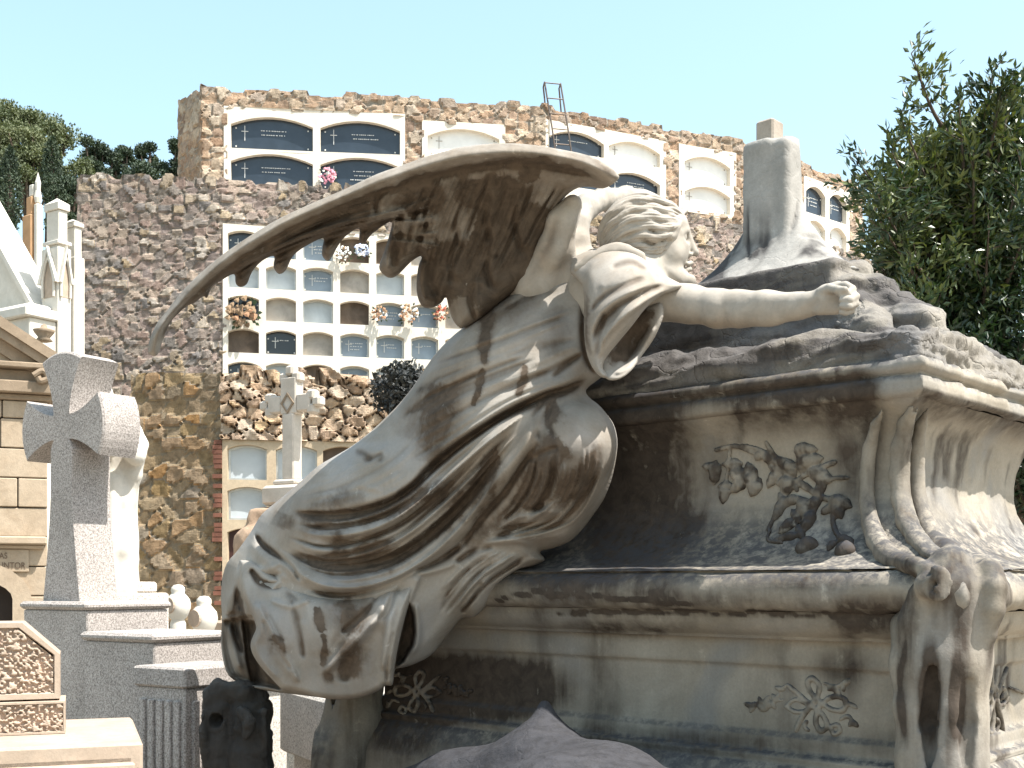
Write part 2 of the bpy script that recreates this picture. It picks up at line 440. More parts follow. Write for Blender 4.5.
def stone(name, ca, cb, cd=(.05, .037, .026), sc=6., grain=120., streak=.35, bumpd=.004, dirt_gain=1., speck=.12, lichen=0., lic=(.05, .05, .052), rough=.85, crack=0., cm=None):
    """weathered stone: two tones, fine grain, rain streaks, grime and painted shade where 'dirt' says so, lichen on top faces"""
    m, t, b, o = NT(name); co = coords(t)
    n1 = noise(t, co, sc, 6, .6, .6); base = mixc(t, ramp(t, n1, [(.35, 0.), (.65, 1.)]), ca, cb)
    if cm is not None:
        n5 = noise(t, co, sc * .45, 4, .5, 1.); base = mixc(t, ramp(t, n5, [(.5, 0.), (.62, .75)]), base, cm)
    g = noise(t, co, grain, 3, .7); base = mixc(t, speck, base, mixc(t, 1., base, ramp(t, g, [(.3, .25), (.7, 1.7)]), 'MULTIPLY'))
    at = nn(t, 'ShaderNodeAttribute', attribute_name='dirt_shade')
    st = noise(t, coords(t, (26, 26, 2.2)), 1., 5, .6)
    n2 = noise(t, co, 22, 5, .65, .5)
    br = mth(t, 'ADD', mth(t, 'MULTIPLY', st, .9), mth(t, 'MULTIPLY', n2, .9))           # 0..1.8, mean .9
    d = mth(t, 'MULTIPLY', at.outputs['Fac'], dirt_gain)
    d = mth(t, 'MULTIPLY', d, mth(t, 'ADD', mth(t, 'MULTIPLY', mth(t, 'SUBTRACT', br, .9), 1.6), 1.0))
    amb = ramp(t, br, [(.52, 0.), (.70, 1.)])
    d = mth(t, 'ADD', d, mth(t, 'MULTIPLY', amb, streak), True)
    col = mixc(t, d, base, mixc(t, ramp(t, n2, [(.35, 0.), (.7, 1.)]), cd, tuple(2.1 * x for x in cd)))
    if lichen > 0:
        ge = nn(t, 'ShaderNodeNewGeometry'); sx = nn(t, 'ShaderNodeSeparateXYZ'); t.links.new(ge.outputs['Normal'], sx.inputs[0])
        up = ramp(t, sx.outputs['Z'], [(.15, 0.), (.75, 1.)]); n3 = noise(t, co, 34, 6, .7, .3)
        lf = mth(t, 'MULTIPLY', mth(t, 'MULTIPLY', up, ramp(t, n3, [(.38, 0.), (.56, 1.)])), lichen)
        col = mixc(t, lf, col, lic)
    t.links.new(col, b.inputs['Base Color']); b.inputs['Roughness'].default_value = rough
    b.inputs['Specular IOR Level'].default_value = .25
    hb = mth(t, 'ADD', mth(t, 'MULTIPLY', g, .35), mth(t, 'ADD', mth(t, 'MULTIPLY', n2, .8), mth(t, 'MULTIPLY', n1, .5)))
    if crack > 0:
        v = nn(t, 'ShaderNodeTexVoronoi', feature='DISTANCE_TO_EDGE'); v.inputs['Scale'].default_value = 5.5
        wv = nn(t, 'ShaderNodeVectorMath', operation='ADD'); t.links.new(co, wv.inputs[0])
        nz = nn(t, 'ShaderNodeTexNoise'); nz.inputs['Scale'].default_value = 7; nz.inputs['Detail'].default_value = 6; t.links.new(co, nz.inputs['Vector'])
        sc2 = nn(t, 'ShaderNodeVectorMath', operation='SCALE'); sc2.inputs['Scale'].default_value = .25; t.links.new(nz.outputs['Color'], sc2.inputs[0])
        t.links.new(sc2.outputs[0], wv.inputs[1]); t.links.new(wv.outputs[0], v.inputs['Vector'])
        ck = ramp(t, v.outputs['Distance'], [(0., 0.), (.03, 1.)])
        hb = mth(t, 'ADD', hb, mth(t, 'MULTIPLY', ck, crack))
    bump(t, b, hb, .55, bumpd)
    return m

def granite(name, ca, cb, sc=140., bumpd=.002, rough=.8):
    m, t, b, o = NT(name); co = coords(t)
    g = noise(t, co, sc, 4, .75); g2 = noise(t, co, 3.5, 5, .6)
    col = ramp(t, g, [(.36, tuple(.45 * x for x in ca)), (.48, ca), (.6, cb)])
    col = mixc(t, .35, col, mixc(t, 1., col, ramp(t, g2, [(.3, .55), (.7, 1.25)]), 'MULTIPLY'))
    t.links.new(col, b.inputs['Base Color']); b.inputs['Roughness'].default_value = rough; b.inputs['Specular IOR Level'].default_value = .3
    bump(t, b, g, .6, bumpd); return m

def plain(name, c, rough=.7, var=.2, sc=5., metal=0., c2=None, bumpd=.002, spec=.3):
    m, t, b, o = NT(name); co = coords(t); n = noise(t, co, sc, 6, .6, .4)
    c2 = c2 or tuple(x * (1 - var) for x in c)
    t.links.new(mixc(t, ramp(t, n, [(.35, 0.), (.65, 1.)]), c, c2), b.inputs['Base Color'])
    b.inputs['Roughness'].default_value = rough; b.inputs['Metallic'].default_value = metal; b.inputs['Specular IOR Level'].default_value = spec
    if bumpd: bump(t, b, noise(t, co, sc * 14, 4, .6), .4, bumpd)
    return m

def rubble(name, ramp_cols, mortar, grain=40.):
    m, t, b, o = NT(name); co = coords(t)
    a = nn(t, 'ShaderNodeAttribute', attribute_name='cell'); e = nn(t, 'ShaderNodeAttribute', attribute_name='edge')
    st = [(i / (len(ramp_cols) - 1) * .98 + .01, c) for i, c in enumerate(ramp_cols)]
    col = ramp(t, a.outputs['Fac'], st)
    n = noise(t, co, 9, 5, .65); col = mixc(t, .6, col, mixc(t, 1., col, ramp(t, n, [(.3, .45), (.7, 1.6)]), 'MULTIPLY'))
    big = noise(t, co, .5, 3, .5); col = mixc(t, .5, col, mixc(t, 1., col, ramp(t, big, [(.35, .6), (.65, 1.25)]), 'MULTIPLY'))
    col = mixc(t, ramp(t, mth(t, 'ADD', e.outputs['Fac'], mth(t, 'MULTIPLY', mth(t, 'SUBTRACT', n, .5), .12)), [(.06, 0.), (.15, 1.)]), mortar, col)
    t.links.new(col, b.inputs['Base Color']); b.inputs['Roughness'].default_value = .92; b.inputs['Specular IOR Level'].default_value = .15
    bump(t, b, mth(t, 'ADD', noise(t, co, grain, 4, .7), mth(t, 'MULTIPLY', n, 1.4)), .9, .03)
    return m

def leafmat(name, c1, c2, c3, trans=.25, gloss=.45):
    m, t, b, o = NT(name)
    a = nn(t, 'ShaderNodeAttribute', attribute_name='leaf')
    col = ramp(t, a.outputs['Fac'], [(0., c1), (.55, c2), (1., c3)])
    t.links.new(col, b.inputs['Base Color']); b.inputs['Roughness'].default_value = gloss
    tr = nn(t, 'ShaderNodeBsdfTranslucent'); t.links.new(mixc(t, 1., col, (.9, 1., .4), 'MULTIPLY'), tr.inputs['Color'])
    mx = nn(t, 'ShaderNodeMixShader'); mx.inputs[0].default_value = trans
    t.links.new(b.outputs[0], mx.inputs[1]); t.links.new(tr.outputs[0], mx.inputs[2]); t.links.new(mx.outputs[0], o.inputs[0])
    return m

MARBLE = stone('weathered_marble', (.53, .50, .45), (.39, .345, .285), cd=(.058, .043, .031), sc=6, streak=.48, bumpd=.0022, speck=.08, cm=(.50, .49, .47))
SKIN = stone('clean_marble', (.44, .415, .37), (.35, .32, .275), cd=(.14, .115, .09), sc=9, streak=.42, bumpd=.0012, speck=.05)
WING = stone('stained_marble', (.54, .50, .44), (.38, .33, .265), cd=(.05, .037, .026), sc=9, streak=.45, bumpd=.003, speck=.1)
TOMB = stone('tomb_stone', (.46, .41, .335), (.32, .28, .22), cd=(.035, .027, .021), sc=4, streak=.28, bumpd=.004, lichen=.85, lic=(.05, .05, .055), crack=.1, cm=(.30, .29, .27))
ROCK = stone('lid_rock', (.36, .325, .27), (.20, .18, .15), cd=(.05, .045, .042), sc=5, streak=.35, bumpd=.012, crack=.5, speck=.25, lichen=.35, lic=(.09, .085, .08), cm=(.12, .125, .14))
GREYST = stone('grey_stone', (.47, .445, .405), (.33, .315, .285), cd=(.04, .037, .035), sc=7, streak=.3, bumpd=.004, crack=.25)
# ---------------------------------------------------------------- the tomb
K = np.array([1.027, 3.2]); D1 = np.array([-.7403021, .67227434]); NF = np.array([-.67227434, -.7403021]); D2 = -NF; NS = -D1
TL, TW = 1.75, .86
def onplane(px, n):
    r = np.array([(px - CX) / F, 1.0]); return np.linalg.solve(np.array([r, -D1]).T, K + NF * n)   # depth, s
def T(s, n, z):
    q = K + D1 * s + NF * n; return np.array([q[0], q[1], z])
PROF = [(.10, 2.180), (.128, 2.168), (.132, 2.156), (.13, 2.146), (.114, 2.140), (.112, 2.132), (.126, 2.126), (.128, 2.110), (.126, 2.090), (.118, 2.083), (.098, 2.080), (.09, 2.072),
        (.065, 2.055), (.04, 2.032), (.02, 2.000), (.006, 1.950), (0, 1.900), (0, 1.860), (.008, 1.820), (.024, 1.780), (.048, 1.745), (.082, 1.710), (.125, 1.680), (.175, 1.657), (.23, 1.642), (.262, 1.638), (.266, 1.634),
        (.25, 1.631), (.262, 1.627), (.285, 1.615), (.298, 1.598), (.303, 1.575), (.298, 1.552), (.285, 1.535), (.266, 1.527), (.245, 1.524),
        (.243, 1.515), (.238, 1.495), (.222, 1.475), (.20, 1.460), (.186, 1.455), (.186, 1.449), (.156, 1.447),
        (.152, 1.440), (.152, 1.378), (.148, 1.374), (.14, 1.368), (.138, 1.360), (.138, 1.200), (.14, 1.192), (.15, 1.184), (.152, 1.178), (.152, 1.142), (.172, 1.135), (.176, 1.125), (.168, 1.115), (.185, 1.100), (.215, 1.060), (.235, 1.000), (.24, 0.900), (.24, 0.350), (.30, 0.330), (.30, 0.000)]
_pz = np.array([z for n, z in PROF]); _pn = np.array([n for n, z in PROF])
def prof_n(z): return np.interp(-np.asarray(z), -_pz, _pn)
def on_tomb(px, py, lift=0.):
    n = .1
    for _ in range(12):
        d, s = onplane(px, n); z = EYE + (HY - py) * d / F; n = .5 * n + .5 * (float(prof_n(z)) + lift)
    d, s = onplane(px, n); return T(s, n, EYE + (HY - py) * d / F)

tomb = thing('stone_tomb', (K[0], K[1] + .5, 0), 'big weathered carved stone tomb that the winged figure leans over', 'tomb')
def ring(dens=.022):
    """plan points round the tomb: (s, side coordinate, unit outward factors)"""
    pts = []
    nf = int(TL / .008); ns = int(TW / .010)
    for i in range(nf): pts.append(('f', 1 - i / nf))          # left end -> right corner along the front
    for i in range(ns): pts.append(('r', i / ns))
    for i in range(24): pts.append(('b', i / 24))
    for i in range(16): pts.append(('l', i / 16))
    return pts
def ring_pt(e, t, n):
    if e == 'f': return K + D1 * (-n + t * (TL + 2 * n)) + NF * n
    if e == 'r': return K + NS * n + D2 * (-n + t * (TW + 2 * n))
    if e == 'b': return K + D2 * (TW + n) + D1 * (-n + t * (TL + 2 * n))
    return K + D1 * (TL + n) + D2 * (TW + n - t * (TW + 2 * n))
def sweep(prof):
    # refine the profile
    pr = []
    for (a, b) in zip(prof[:-1], prof[1:]):
        L = math.hypot(a[0] - b[0], a[1] - b[1]); k = max(1, int(L / (.010 if b[1] > .95 else .3)))
        for i in range(k): pr.append((a[0] + (b[0] - a[0]) * i / k, a[1] + (b[1] - a[1]) * i / k))
    pr.append(prof[-1]); rg = ring(); V = []
    for (n, z) in pr:
        for (e, t) in rg:
            q = ring_pt(e, t, n); V.append((q[0], q[1], z))
    m = len(rg); Fc = []
    for i in range(len(pr) - 1):
        for j in range(m): Fc.append((i * m + j, (i + 1) * m + j, (i + 1) * m + (j + 1) % m, i * m + (j + 1) % m))
    V = np.array(V)
    return V, Fc
def tomb_stain_light(X, Y, V):
    """soot, run-off and lichen marks, and an end face coloured paler as if sunlit"""
    d = np.zeros(len(V)); z = V[:, 2]; n = (V[:, :2] - K) @ NF
    front = n > -.02
    f = np.zeros(len(V))
    f += .85 * blob_eval(X, Y, 640, 470, 52, 105, .55)
    f += .35 * blob_eval(X, Y, 600, 540, 140, 36, .7)
    f += .62 * blob_eval(X, Y, 790, 400, 70, 30, .6) + .5 * blob_eval(X, Y, 855, 440, 26, 70, .6)
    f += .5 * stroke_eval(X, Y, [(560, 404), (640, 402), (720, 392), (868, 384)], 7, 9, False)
    f += .3 * stroke_eval(X, Y, [(722, 420), (716, 470), (700, 520)], 9, 9)
    f += .9 * blob_eval(X, Y, 470, 690, 95, 34, .35) + .55 * blob_eval(X, Y, 405, 700, 40, 60, .4)
    f += .35 * blob_eval(X, Y, 700, 745, 240, 14, .8)
    f += .45 * stroke_eval(X, Y, [(560, 626), (640, 630), (700, 628)], 6, 6) + .6 * blob_eval(X, Y, 870, 622, 30, 12, .8)
    f += .5 * blob_eval(X, Y, 845, 668, 26, 16, .8)
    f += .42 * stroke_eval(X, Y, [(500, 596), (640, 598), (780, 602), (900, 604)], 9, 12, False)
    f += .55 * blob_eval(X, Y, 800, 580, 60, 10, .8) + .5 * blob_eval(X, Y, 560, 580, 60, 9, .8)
    f += .04 + .10 * sstep(1.53, 1.5, z)  # front darkened overall, and more below the bead
    wq = np.stack([X * .12, Y * .12, 0 * X], 1); Xw = X + (fbm(wq, 3, 1) - .5) * 7; Yw = Y + (fbm(wq, 3, 2) - .5) * 7
    for c_, w_, a_ in (([(498, 599), (520, 594), (537, 592), (560, 596), (590, 597), (628, 601), (690, 603)], 1.0, 1.3), ([(560, 613), (640, 612), (720, 613), (800, 614), (900, 615)], 1.2, .9), ([(838, 362), (838, 382), (836, 396)], .9, 1.1), ([(700, 520), (650, 545), (600, 560)], 5, .5), ([(668, 402), (664, 440), (660, 480)], 4, .45), ([(735, 405), (742, 425), (738, 440)], 3, .3), ([(780, 650), (790, 690), (786, 720)], 8, .25), ([(600, 650), (604, 690), (600, 730)], 12, .25), ([(540, 612), (545, 640), (538, 690)], 8, .3), ([(848, 610), (852, 640), (850, 700)], 8, .35)):
        f += a_ * stroke_eval(Xw, Yw, c_, w_, w_, False)
    d = np.where(front, f, d)
    q = V * np.array([9, 9, 2.5]); nz = fbm(q, 4, 5)
    d = d * (.55 + .9 * nz)
    side = ((V[:, :2] - K) @ NS) > -.005
    g = .55 * sstep(2.02, 2.08, z) * sstep(2.1, 2.09, z) + .55 * sstep(.55, .7, fbm(V * np.array([14, 14, 3.]), 4, 9)) * sstep(2.1, 2.0, z)  # sunlit end painted paler than the front; darker band under the cornice
    return np.where(side & ~(front & (n > .0) & (np.abs((V[:, :2] - K) @ NS) < n)), np.maximum(g, 0), d)
def tomb_piece(name, zlo, zhi, rough=.0025, label=None):
    pr = [p for p in PROF if zlo - 1e-6 <= p[1] <= zhi + 1e-6]
    V, Fc = sweep(pr); X, Y = toimg(V); dirt_shade = tomb_stain_light(X, Y, V)
    N = normals(V, Fc)
    amp = rough * (1 + 3.5 * ((V[:, :2] - K) @ NS > 0)) 
    V = V + N * ((fbm(V * 11, 5, 3) - .5) * 2 * amp)[:, None]
    return mk(name, V, Fc, TOMB, tomb, smooth=True, attrs={'dirt_shade': dirt_shade}, label=label)
tomb_piece('cornice', 2.08, 2.21, .004)
body_o = tomb_piece('flared_chest', 1.634, 2.08)
tomb_piece('bead_moulding', 1.524, 1.634, .004)
tomb_piece('panelled_base', 0., 1.5245, .002)

# cracks in the bead: thin dark chips
# corner scrolls
def corner_scroll(cs, name, dirA, dirB, out, seed):
    """ribbed scroll running down a corner; dirA / dirB run from the corner along its two faces"""
    def cp(n, a, z, up=0.):
        q = cs + out * n
        if a >= 0: q = q + dirA * a
        else: q = q + dirB * (-a)
        return np.array([q[0], q[1], z])
    zz = [2.055, 2.02, 1.96, 1.89, 1.82, 1.76, 1.71, 1.675, 1.65]
    lo = np.array([1e9] * 3); hi = -lo
    pts = [cp(n, a, z) for n in (0, .36) for a in (-.2, .2) for z in (.85, 2.19)]
    lo = np.min(pts, 0) - .07; hi = np.max(pts, 0) + .07
    S = Solid(lo, hi, .0075)
    mid = [cp(float(prof_n(z)) + .0, 0, z) for z in zz]
    S.chain([m + np.array([out[0], out[1], 0]) * .004 for m in mid], [.006, .016, .021, .022, .022, .022, .020, .013, .008], .012)
    A = []; B = []; A2 = []; B2 = []
    for i, z in enumerate(zz):
        n = float(prof_n(z)) + .022; w = .085 + .035 * i / 8
        # a point on face A at distance w from the corner
        A.append(cp(n, w, z)); B.append(cp(n, -w * .9, z)); A2.append(cp(n, w * .3, z)); B2.append(cp(n - .004, -w * .25, z))
    ra = [.004, .014, .020, .022, .023, .025, .028, .03, .03]
    S.chain(A, [r * .92 for r in ra], .008); S.chain(B, [r * 1.05 for r in ra], .008)
    S.chain(B2, [r * .6 for r in ra], .008)
    # volutes: the near band curls into a spiral, the far band turns down the edge and fades
    def spiral(n0, a0, z0, R, tube, sg, turns=1.6):
        pts = []
        for i in range(26):
            t = i / 25; r = R * (1 - .8 * t); th = math.pi / 2 - sg * 2 * math.pi * turns * t
            pts.append(cp(n0 + .012 * t, a0 + r * math.cos(th), z0 + r * math.sin(th)))
        S.chain(pts, np.linspace(tube, tube * .6, 26), .002)
        S.ball(cp(n0 - .022, a0, z0), R * .95, .006)
    S.chain([A[-1], cp(.30, .118, 1.640), cp(.322, .105, 1.632)], [.026, .022, .018], .006)
    spiral(.347, .098, 1.595, .036, .0115, -1)
    S.chain([B[-1], cp(.30, -.105, 1.640), cp(.325, -.112, 1.628), cp(.345, -.112, 1.59), cp(.343, -.106, 1.54), cp(.325, -.098, 1.48), cp(.30, -.09, 1.42)], [.028, .027, .027, .027, .025, .021, .012], .008)
    S.chain([cp(.24, .0, 1.64), cp(.252, .0, 1.59), cp(.25, .0, 1.52)], [.05, .055, .055], .03)
    S.chain([cp(.28, -.085, 1.60), cp(.27, -.075, 1.5), cp(.25, -.07, 1.40)], [.035, .045, .045], .03)
    S.chain([cp(.29, .10, 1.57), cp(.275, .10, 1.5), cp(.25, .09, 1.40)], [.030, .035, .035], .03)
    # leg with flutes
    S.chain([cp(.215, 0, 1.54), cp(.22, 0, 1.42), cp(.21, 0, 1.25), cp(.215, 0, 1.1), cp(.26, 0, .95), cp(.3, 0, .8)], [.095, .10, .095, .10, .125, .15], .03)
    for a, r in ((.12, .032), (.022, .026), (-.075, .030)):
        S.chain([cp(.235, a, 1.50), cp(.262, a, 1.40), cp(.272, a * .97, 1.3), cp(.272, a * .93, 1.18), cp(.29, a * .95, 1.06), cp(.34, a * 1.1, .93)], [r * .8, r, r, r, r * 1.1, r * 1.5], .03)
    for a, t in ((.075, 1.40), (-.028, 1.36)):
        S.chain([cp(.305, a, t), cp(.292, a, 1.27), cp(.292, a * .9, 1.10)], [.018, .026, .010], .008, sub=True)
    V, Fc = S.mesh()
    V, dirt_shade = sculpt(V, Fc, (), (), .004, 16, seed)
    X, Y = toimg(V)
    dirt_shade = .15 + .55 * sstep(.40, .8, fbm(V * np.array([20, 20, 3.]), 5, seed)) + .9 * blob_eval(X, Y, 930, 695, 11, 50, .4) + .8 * blob_eval(X, Y, 957, 700, 7, 40, .4) + .5 * stroke_eval(X, Y, [(905, 640), (900, 690), (908, 750)], 3, 3)  # leg hollows darkened in colour to read as shade
    return mk(name, V, Fc, TOMB, tomb, smooth=True, attrs={'dirt_shade': dirt_shade})
corner_scroll(K, 'corner_scroll', D1, D2, (NF + NS), 21)
corner_scroll(K + D1 * TL, 'corner_scroll', -D1, D2, (NF + D1), 22)

# rock lid: strata piled on the cornice
def rock_lid():
    ax3 = np.array([[D1[0], D1[1], 0], [NF[0], NF[1], 0], [0, 0, 1.]])
    lo = np.array([-1.1, 2.7, 2.12]); hi = np.array([1.9, 5.2, 2.75]); S = Solid(lo, hi, .016)
    def B(s0, s1, n0, n1, z0, z1, r=.03, k=.02):
        c = K + D1 * (s0 + s1) / 2 + NF * (n0 + n1) / 2
        S.box((c[0], c[1], (z0 + z1) / 2), ((s1 - s0) / 2, (n1 - n0) / 2, (z1 - z0) / 2), ax3, r, k)
    B(-.105, TL + .1, -TW - .1, .105, 2.15, 2.235, .02)
    B(-.085, TL + .05, -TW - .07, .085, 2.18, 2.265, .02)
    B(-.01, 1.2, -TW, .05, 2.2, 2.29, .03, .03)
    B(.27, 1.0, -.50, -.17, 2.25, 2.56, .015, .015)
    B(.02, .6, -TW, -.5, 2.2, 2.33, .05, .06)
    S.chain([T(.30, -.36, 2.52), T(.20, -.34, 2.42), T(.10, -.32, 2.335), T(.0, -.30, 2.25)], [.06, .06, .06, .05], .05)
    S.chain([T(.30, -.26, 2.49), T(.23, -.22, 2.39), T(.15, -.17, 2.30), T(.05, -.12, 2.24)], [.05, .05, .05, .04], .05)
    V, Fc = S.mesh(); V, Fc = subdiv(V, Fc)
    N = normals(V, Fc); s = (V[:, :2] - K) @ D1; n = (V[:, :2] - K) @ NF; z = V[:, 2]
    q = np.stack([s * 4, n * 4, z * 26 + 5.0 * fbm(np.stack([s * 3, n * 3, z * 2], 1), 3, 4) + 1.2 * s], 1)
    st = vnoise(q, 6); st2 = vnoise(q * np.array([2.2, 2.2, 2.4]), 8)
    block = sstep(.24, .30, s) * sstep(2.33, 2.40, z)
    amp = (.024 * (1 - .8 * block))
    d = (st - .5) * 2 * amp + (st2 - .5) * 2 * amp * .45 + (fbm(V * 22, 4, 2) - .5) * .018 * (1 - .5 * block)
    # run-off gullies and ragged side face
    sd = sstep(.05, -.05, s); rg = np.maximum(sd, .45 * sstep(.30, .22, s) * sstep(-.08, -.15, n))
    rid = 1 - np.abs(fbm(V * np.array([15, 15, 9.]), 4, 12) - .5) * 5
    d = d + rg * (np.clip(rid, -.6, 1) * .014 + (fbm(V * np.array([30, 30, 55.]), 4, 13) - .5) * .028)
    V = V + N * d[:, None]
    X, Y = toimg(V)
    dirt_shade = .8 * sstep(.42, .62, fbm(np.stack([s * 5, n * 5, z * 30], 1), 4, 31)) + .45 * block * (1 - sd)
    dirt_shade = dirt_shade + .5 * stroke_eval(X, Y, [(640, 360), (720, 362), (870, 350)], 12, 8, False)
    dirt_shade = dirt_shade * (1 - .8 * sd)
    mk('rock_lid', V, Fc, ROCK, tomb, smooth=True, attrs={'dirt_shade': dirt_shade})
rock_lid()

def broken_shaft():
    c = K + D1 * .565 - NF * .36; D = float(c[1]); cz = lambda y: EYE + (HY - y) * D / F
    S = Solid((c[0] - .5, c[1] - .5, 2.50), (c[0] + .5, c[1] + .5, 3.2), .0085)
    zs = [2.545, 2.56, 2.585, 2.625, 2.68, 2.74, 2.82, 2.92, cz(143)]
    hw = [.31, .285, .245, .195, .145, .105, .08, .074, .07]
    def f(X, Y, Z):
        u = (X - c[0]) * D1[0] + (Y - c[1]) * D1[1]; v = (X - c[0]) * NF[0] + (Y - c[1]) * NF[1]
        w = np.interp(Z, zs, hw); p = 3.2
        r = (np.abs(u) ** p + np.abs(v * 1.7) ** p) ** (1 / p)
        return np.maximum((r - w) * .8, np.maximum(Z - zs[-1], zs[0] - .01 - Z))
    S.field(f)
    # two swelling shafts bundled together, notched between
    e = -D1
    for k, (o, r) in enumerate(((-.03, .056), (.04, .046))):
        a = c + e * o + NF * .035
        S.box((a[0], a[1], (2.6 + cz(144 + 3 * k)) / 2), (r * .95, r * .95, (cz(144 + 3 * k) - 2.6) / 2), np.array([[D1[0], D1[1], 0], [NF[0], NF[1], 0], [0, 0, 1]]), .022, .012)
    a = c + e * .008 + NF * .10
    S.chain([(a[0], a[1], 2.66), (a[0], a[1], cz(138))], [.012, .016], .006, sub=True)
    V, Fc = S.mesh(); V, dirt_shade = sculpt(V, Fc, [([(800, 235), (820, 238), (845, 262)], 1.5, 1.5, -.012), ([(748, 200), (747, 230), (749, 262)], 1.2, 1.2, -.009), ([(789, 235), (797, 215), (799, 200)], 1.5, 1.5, -.01)], (), .004, 14, 41)
    dirt_shade = dirt_shade + .9 * sstep(.45, .6, fbm(V * np.array([9, 9, 4.]), 4, 44)) * sstep(2.85, 2.6, V[:, 2]) - .0
    mk('broken_shaft', V, Fc, GREYST, tomb, smooth=True, attrs={'dirt_shade': dirt_shade})
    mb = MB(); a = c + e * (-.028)
    mb.box(a, e, -NF, -.032, .032, -.035, .035, cz(146), cz(120), .006)
    V = mb.verts(); 
    mk('shaft_stub', V, mb.F, stone('stub_stone', (.42, .37, .31), (.32, .27, .22), streak=.2), tomb)
broken_shaft()

# carved sprays on the faces
rs_ = random.Random(3)
def spray(name, lines, leaves, mapper, parent, rbase, k=.006, h=.0035, stain=None):
    pts = [mapper(*p) for l in lines for p in l[0]] + [mapper(x, y) for x, y, *_ in leaves]
    lo = np.min(pts, 0) - .06; hi = np.max(pts, 0) + .06; S = Solid(lo, hi, h)
    for l in lines:
        C = catmull(l[0], 5); S.chain([mapper(*p) for p in C], l[1] * rbase, k)
    for (x, y, ang, L, w) in leaves:
        a = math.radians(ang); ca, sa = math.cos(a), math.sin(a)
        q = [(x + ca * L * t, y + sa * L * t) for t in (0, .35, .7, 1.)]
        S.chain([mapper(*p) for p in q], np.array([.35, 1., .8, .25]) * w * rbase, k)
    for (x, y, ang, L, w) in leaves:
        a = math.radians(ang + rs_.uniform(50, 130)); ca, sa = math.cos(a), math.sin(a); x += rs_.uniform(-.3, .3) * L; y += rs_.uniform(-.3, .3) * L
        S.chain([mapper(x + ca * L * t, y + sa * L * t) for t in (0, .25, .5, .75)], np.array([.3, .75, .6, .2]) * w * rbase, k)
    V, Fc = S.mesh(); X, Y = toimg(V); V = V + normals(V, Fc) * ((fbm(V * 60, 3, 5) - .5) * .004)[:, None]
    dirt_shade = .22 + .4 * sstep(.45, .65, fbm(V * 30, 3, 3))
    if stain: dirt_shade = dirt_shade + stain(X, Y)
    return mk(name, V, Fc, TOMB, parent, smooth=True, attrs={'dirt_shade': dirt_shade})
fl = [([(716, 450), (735, 446), (752, 452), (775, 462), (790, 478), (797, 490)], 1.), ([(742, 445), (765, 452), (780, 470), (782, 490), (776, 512), (768, 530)], .8),
      ([(766, 442), (772, 452), (782, 462)], .8), ([(797, 480), (812, 490), (816, 505), (810, 518), (800, 528)], .9), ([(730, 450), (728, 470), (724, 495)], .7),
      ([(835, 500), (833, 520), (838, 535), (852, 541)], 1.), ([(770, 530), (768, 540), (782, 543)], .6), ([(800, 478), (820, 468), (835, 462)], 1.),
      ([(800, 485), (818, 495), (830, 500)], 1.), ([(820, 480), (835, 478), (848, 478)], .7)]
lv = [(797, 447, 8, 20, 2.6), (800, 462, -10, 22, 3.6), (808, 470, 15, 22, 3.4), (815, 478, 5, 18, 2.6), (786, 460, 60, 18, 3.), (790, 475, 100, 20, 3.2), (778, 470, 120, 20, 2.6), (830, 499, 20, 22, 3.6), (836, 503, 70, 16, 2.6),
      (716, 462, 95, 22, 3.2), (735, 465, 70, 24, 3.6), (750, 470, 80, 22, 3.6), (760, 480, 120, 18, 3.), (726, 485, 100, 18, 2.8), (800, 498, 60, 20, 3.2), (812, 512, 110, 20, 3.2), (795, 520, 140, 20, 2.8), (783, 500, 110, 20, 2.6),
      (805, 545, 10, 8, 4.2), (842, 550, 10, 8, 4.2), (838, 538, 20, 16, 2.4), (764, 455, 30, 14, 2.6), (745, 480, 140, 18, 2.8), (820, 500, 150, 16, 2.8), (800, 535, 170, 26, 2.2)]
spray('rose_carving', fl, lv, lambda x, y: on_tomb(x, y, .002), tomb, .0062, stain=lambda X, Y: .45 * sstep(480, 530, Y))
def knot(cx, cy, s, mir=1):
    L = []
    def q(pts): return [(cx + mir * s * a, cy + s * b) for a, b in pts]
    L.append((q([(-34, -22), (-20, -10), (-6, 2), (8, 14), (14, 28), (6, 34), (0, 24), (2, 10), (8, 0), (22, -8), (36, -4), (34, 8), (20, 8), (8, 0), (-4, -10), (-10, -24), (-4, -30), (4, -22), (2, -8), (-8, 6), (-18, 20), (-24, 34)]), 1.))
    L.append((q([(-36, 4), (-26, -4), (-16, -2), (-8, 4), (-14, 10), (-26, 10), (-36, 4)]), .8))
    L.append((q([(36, 0), (44, 2), (50, 6)]), .7)); L.append((q([(10, -24), (24, -20), (36, -26)]), .6)); L.append((q([(16, 30), (26, 26), (30, 34), (22, 38), (18, 30)]), .7))
    L.append((q([(30, 20), (40, 16), (46, 24)]), .6)); L.append((q([(-8, 34), (-14, 28), (-10, 22)]), .6)); L.append((q([(24, -20), (30, -12)]), .5))
    L.append((q([(-40, -4), (-60, 0), (-78, 4)]), .55))
    lv = [(cx + mir * s * a, cy + s * b, an if mir > 0 else 180 - an, 11 * s, 1.2) for a, b, an in ((-48, -2, -120), (-58, 0, 110), (-66, 2, -110), (-74, 3, 130), (-54, -2, 60), (-70, 2, 50), (-78, 4, 200), (34, -22, -40), (44, 22, 40), (20, -22, 60), (-40, -16, 200), (-62, 0, -60))]
    return L, lv
L, lv2 = knot(816, 703, .82)
spray('ribbon_carving', L, lv2, lambda x, y: on_tomb(x, y, -.001), tomb, .0058, h=.003, stain=lambda X, Y: .0 * X)
L, lv2 = knot(418, 690, .62, -1)
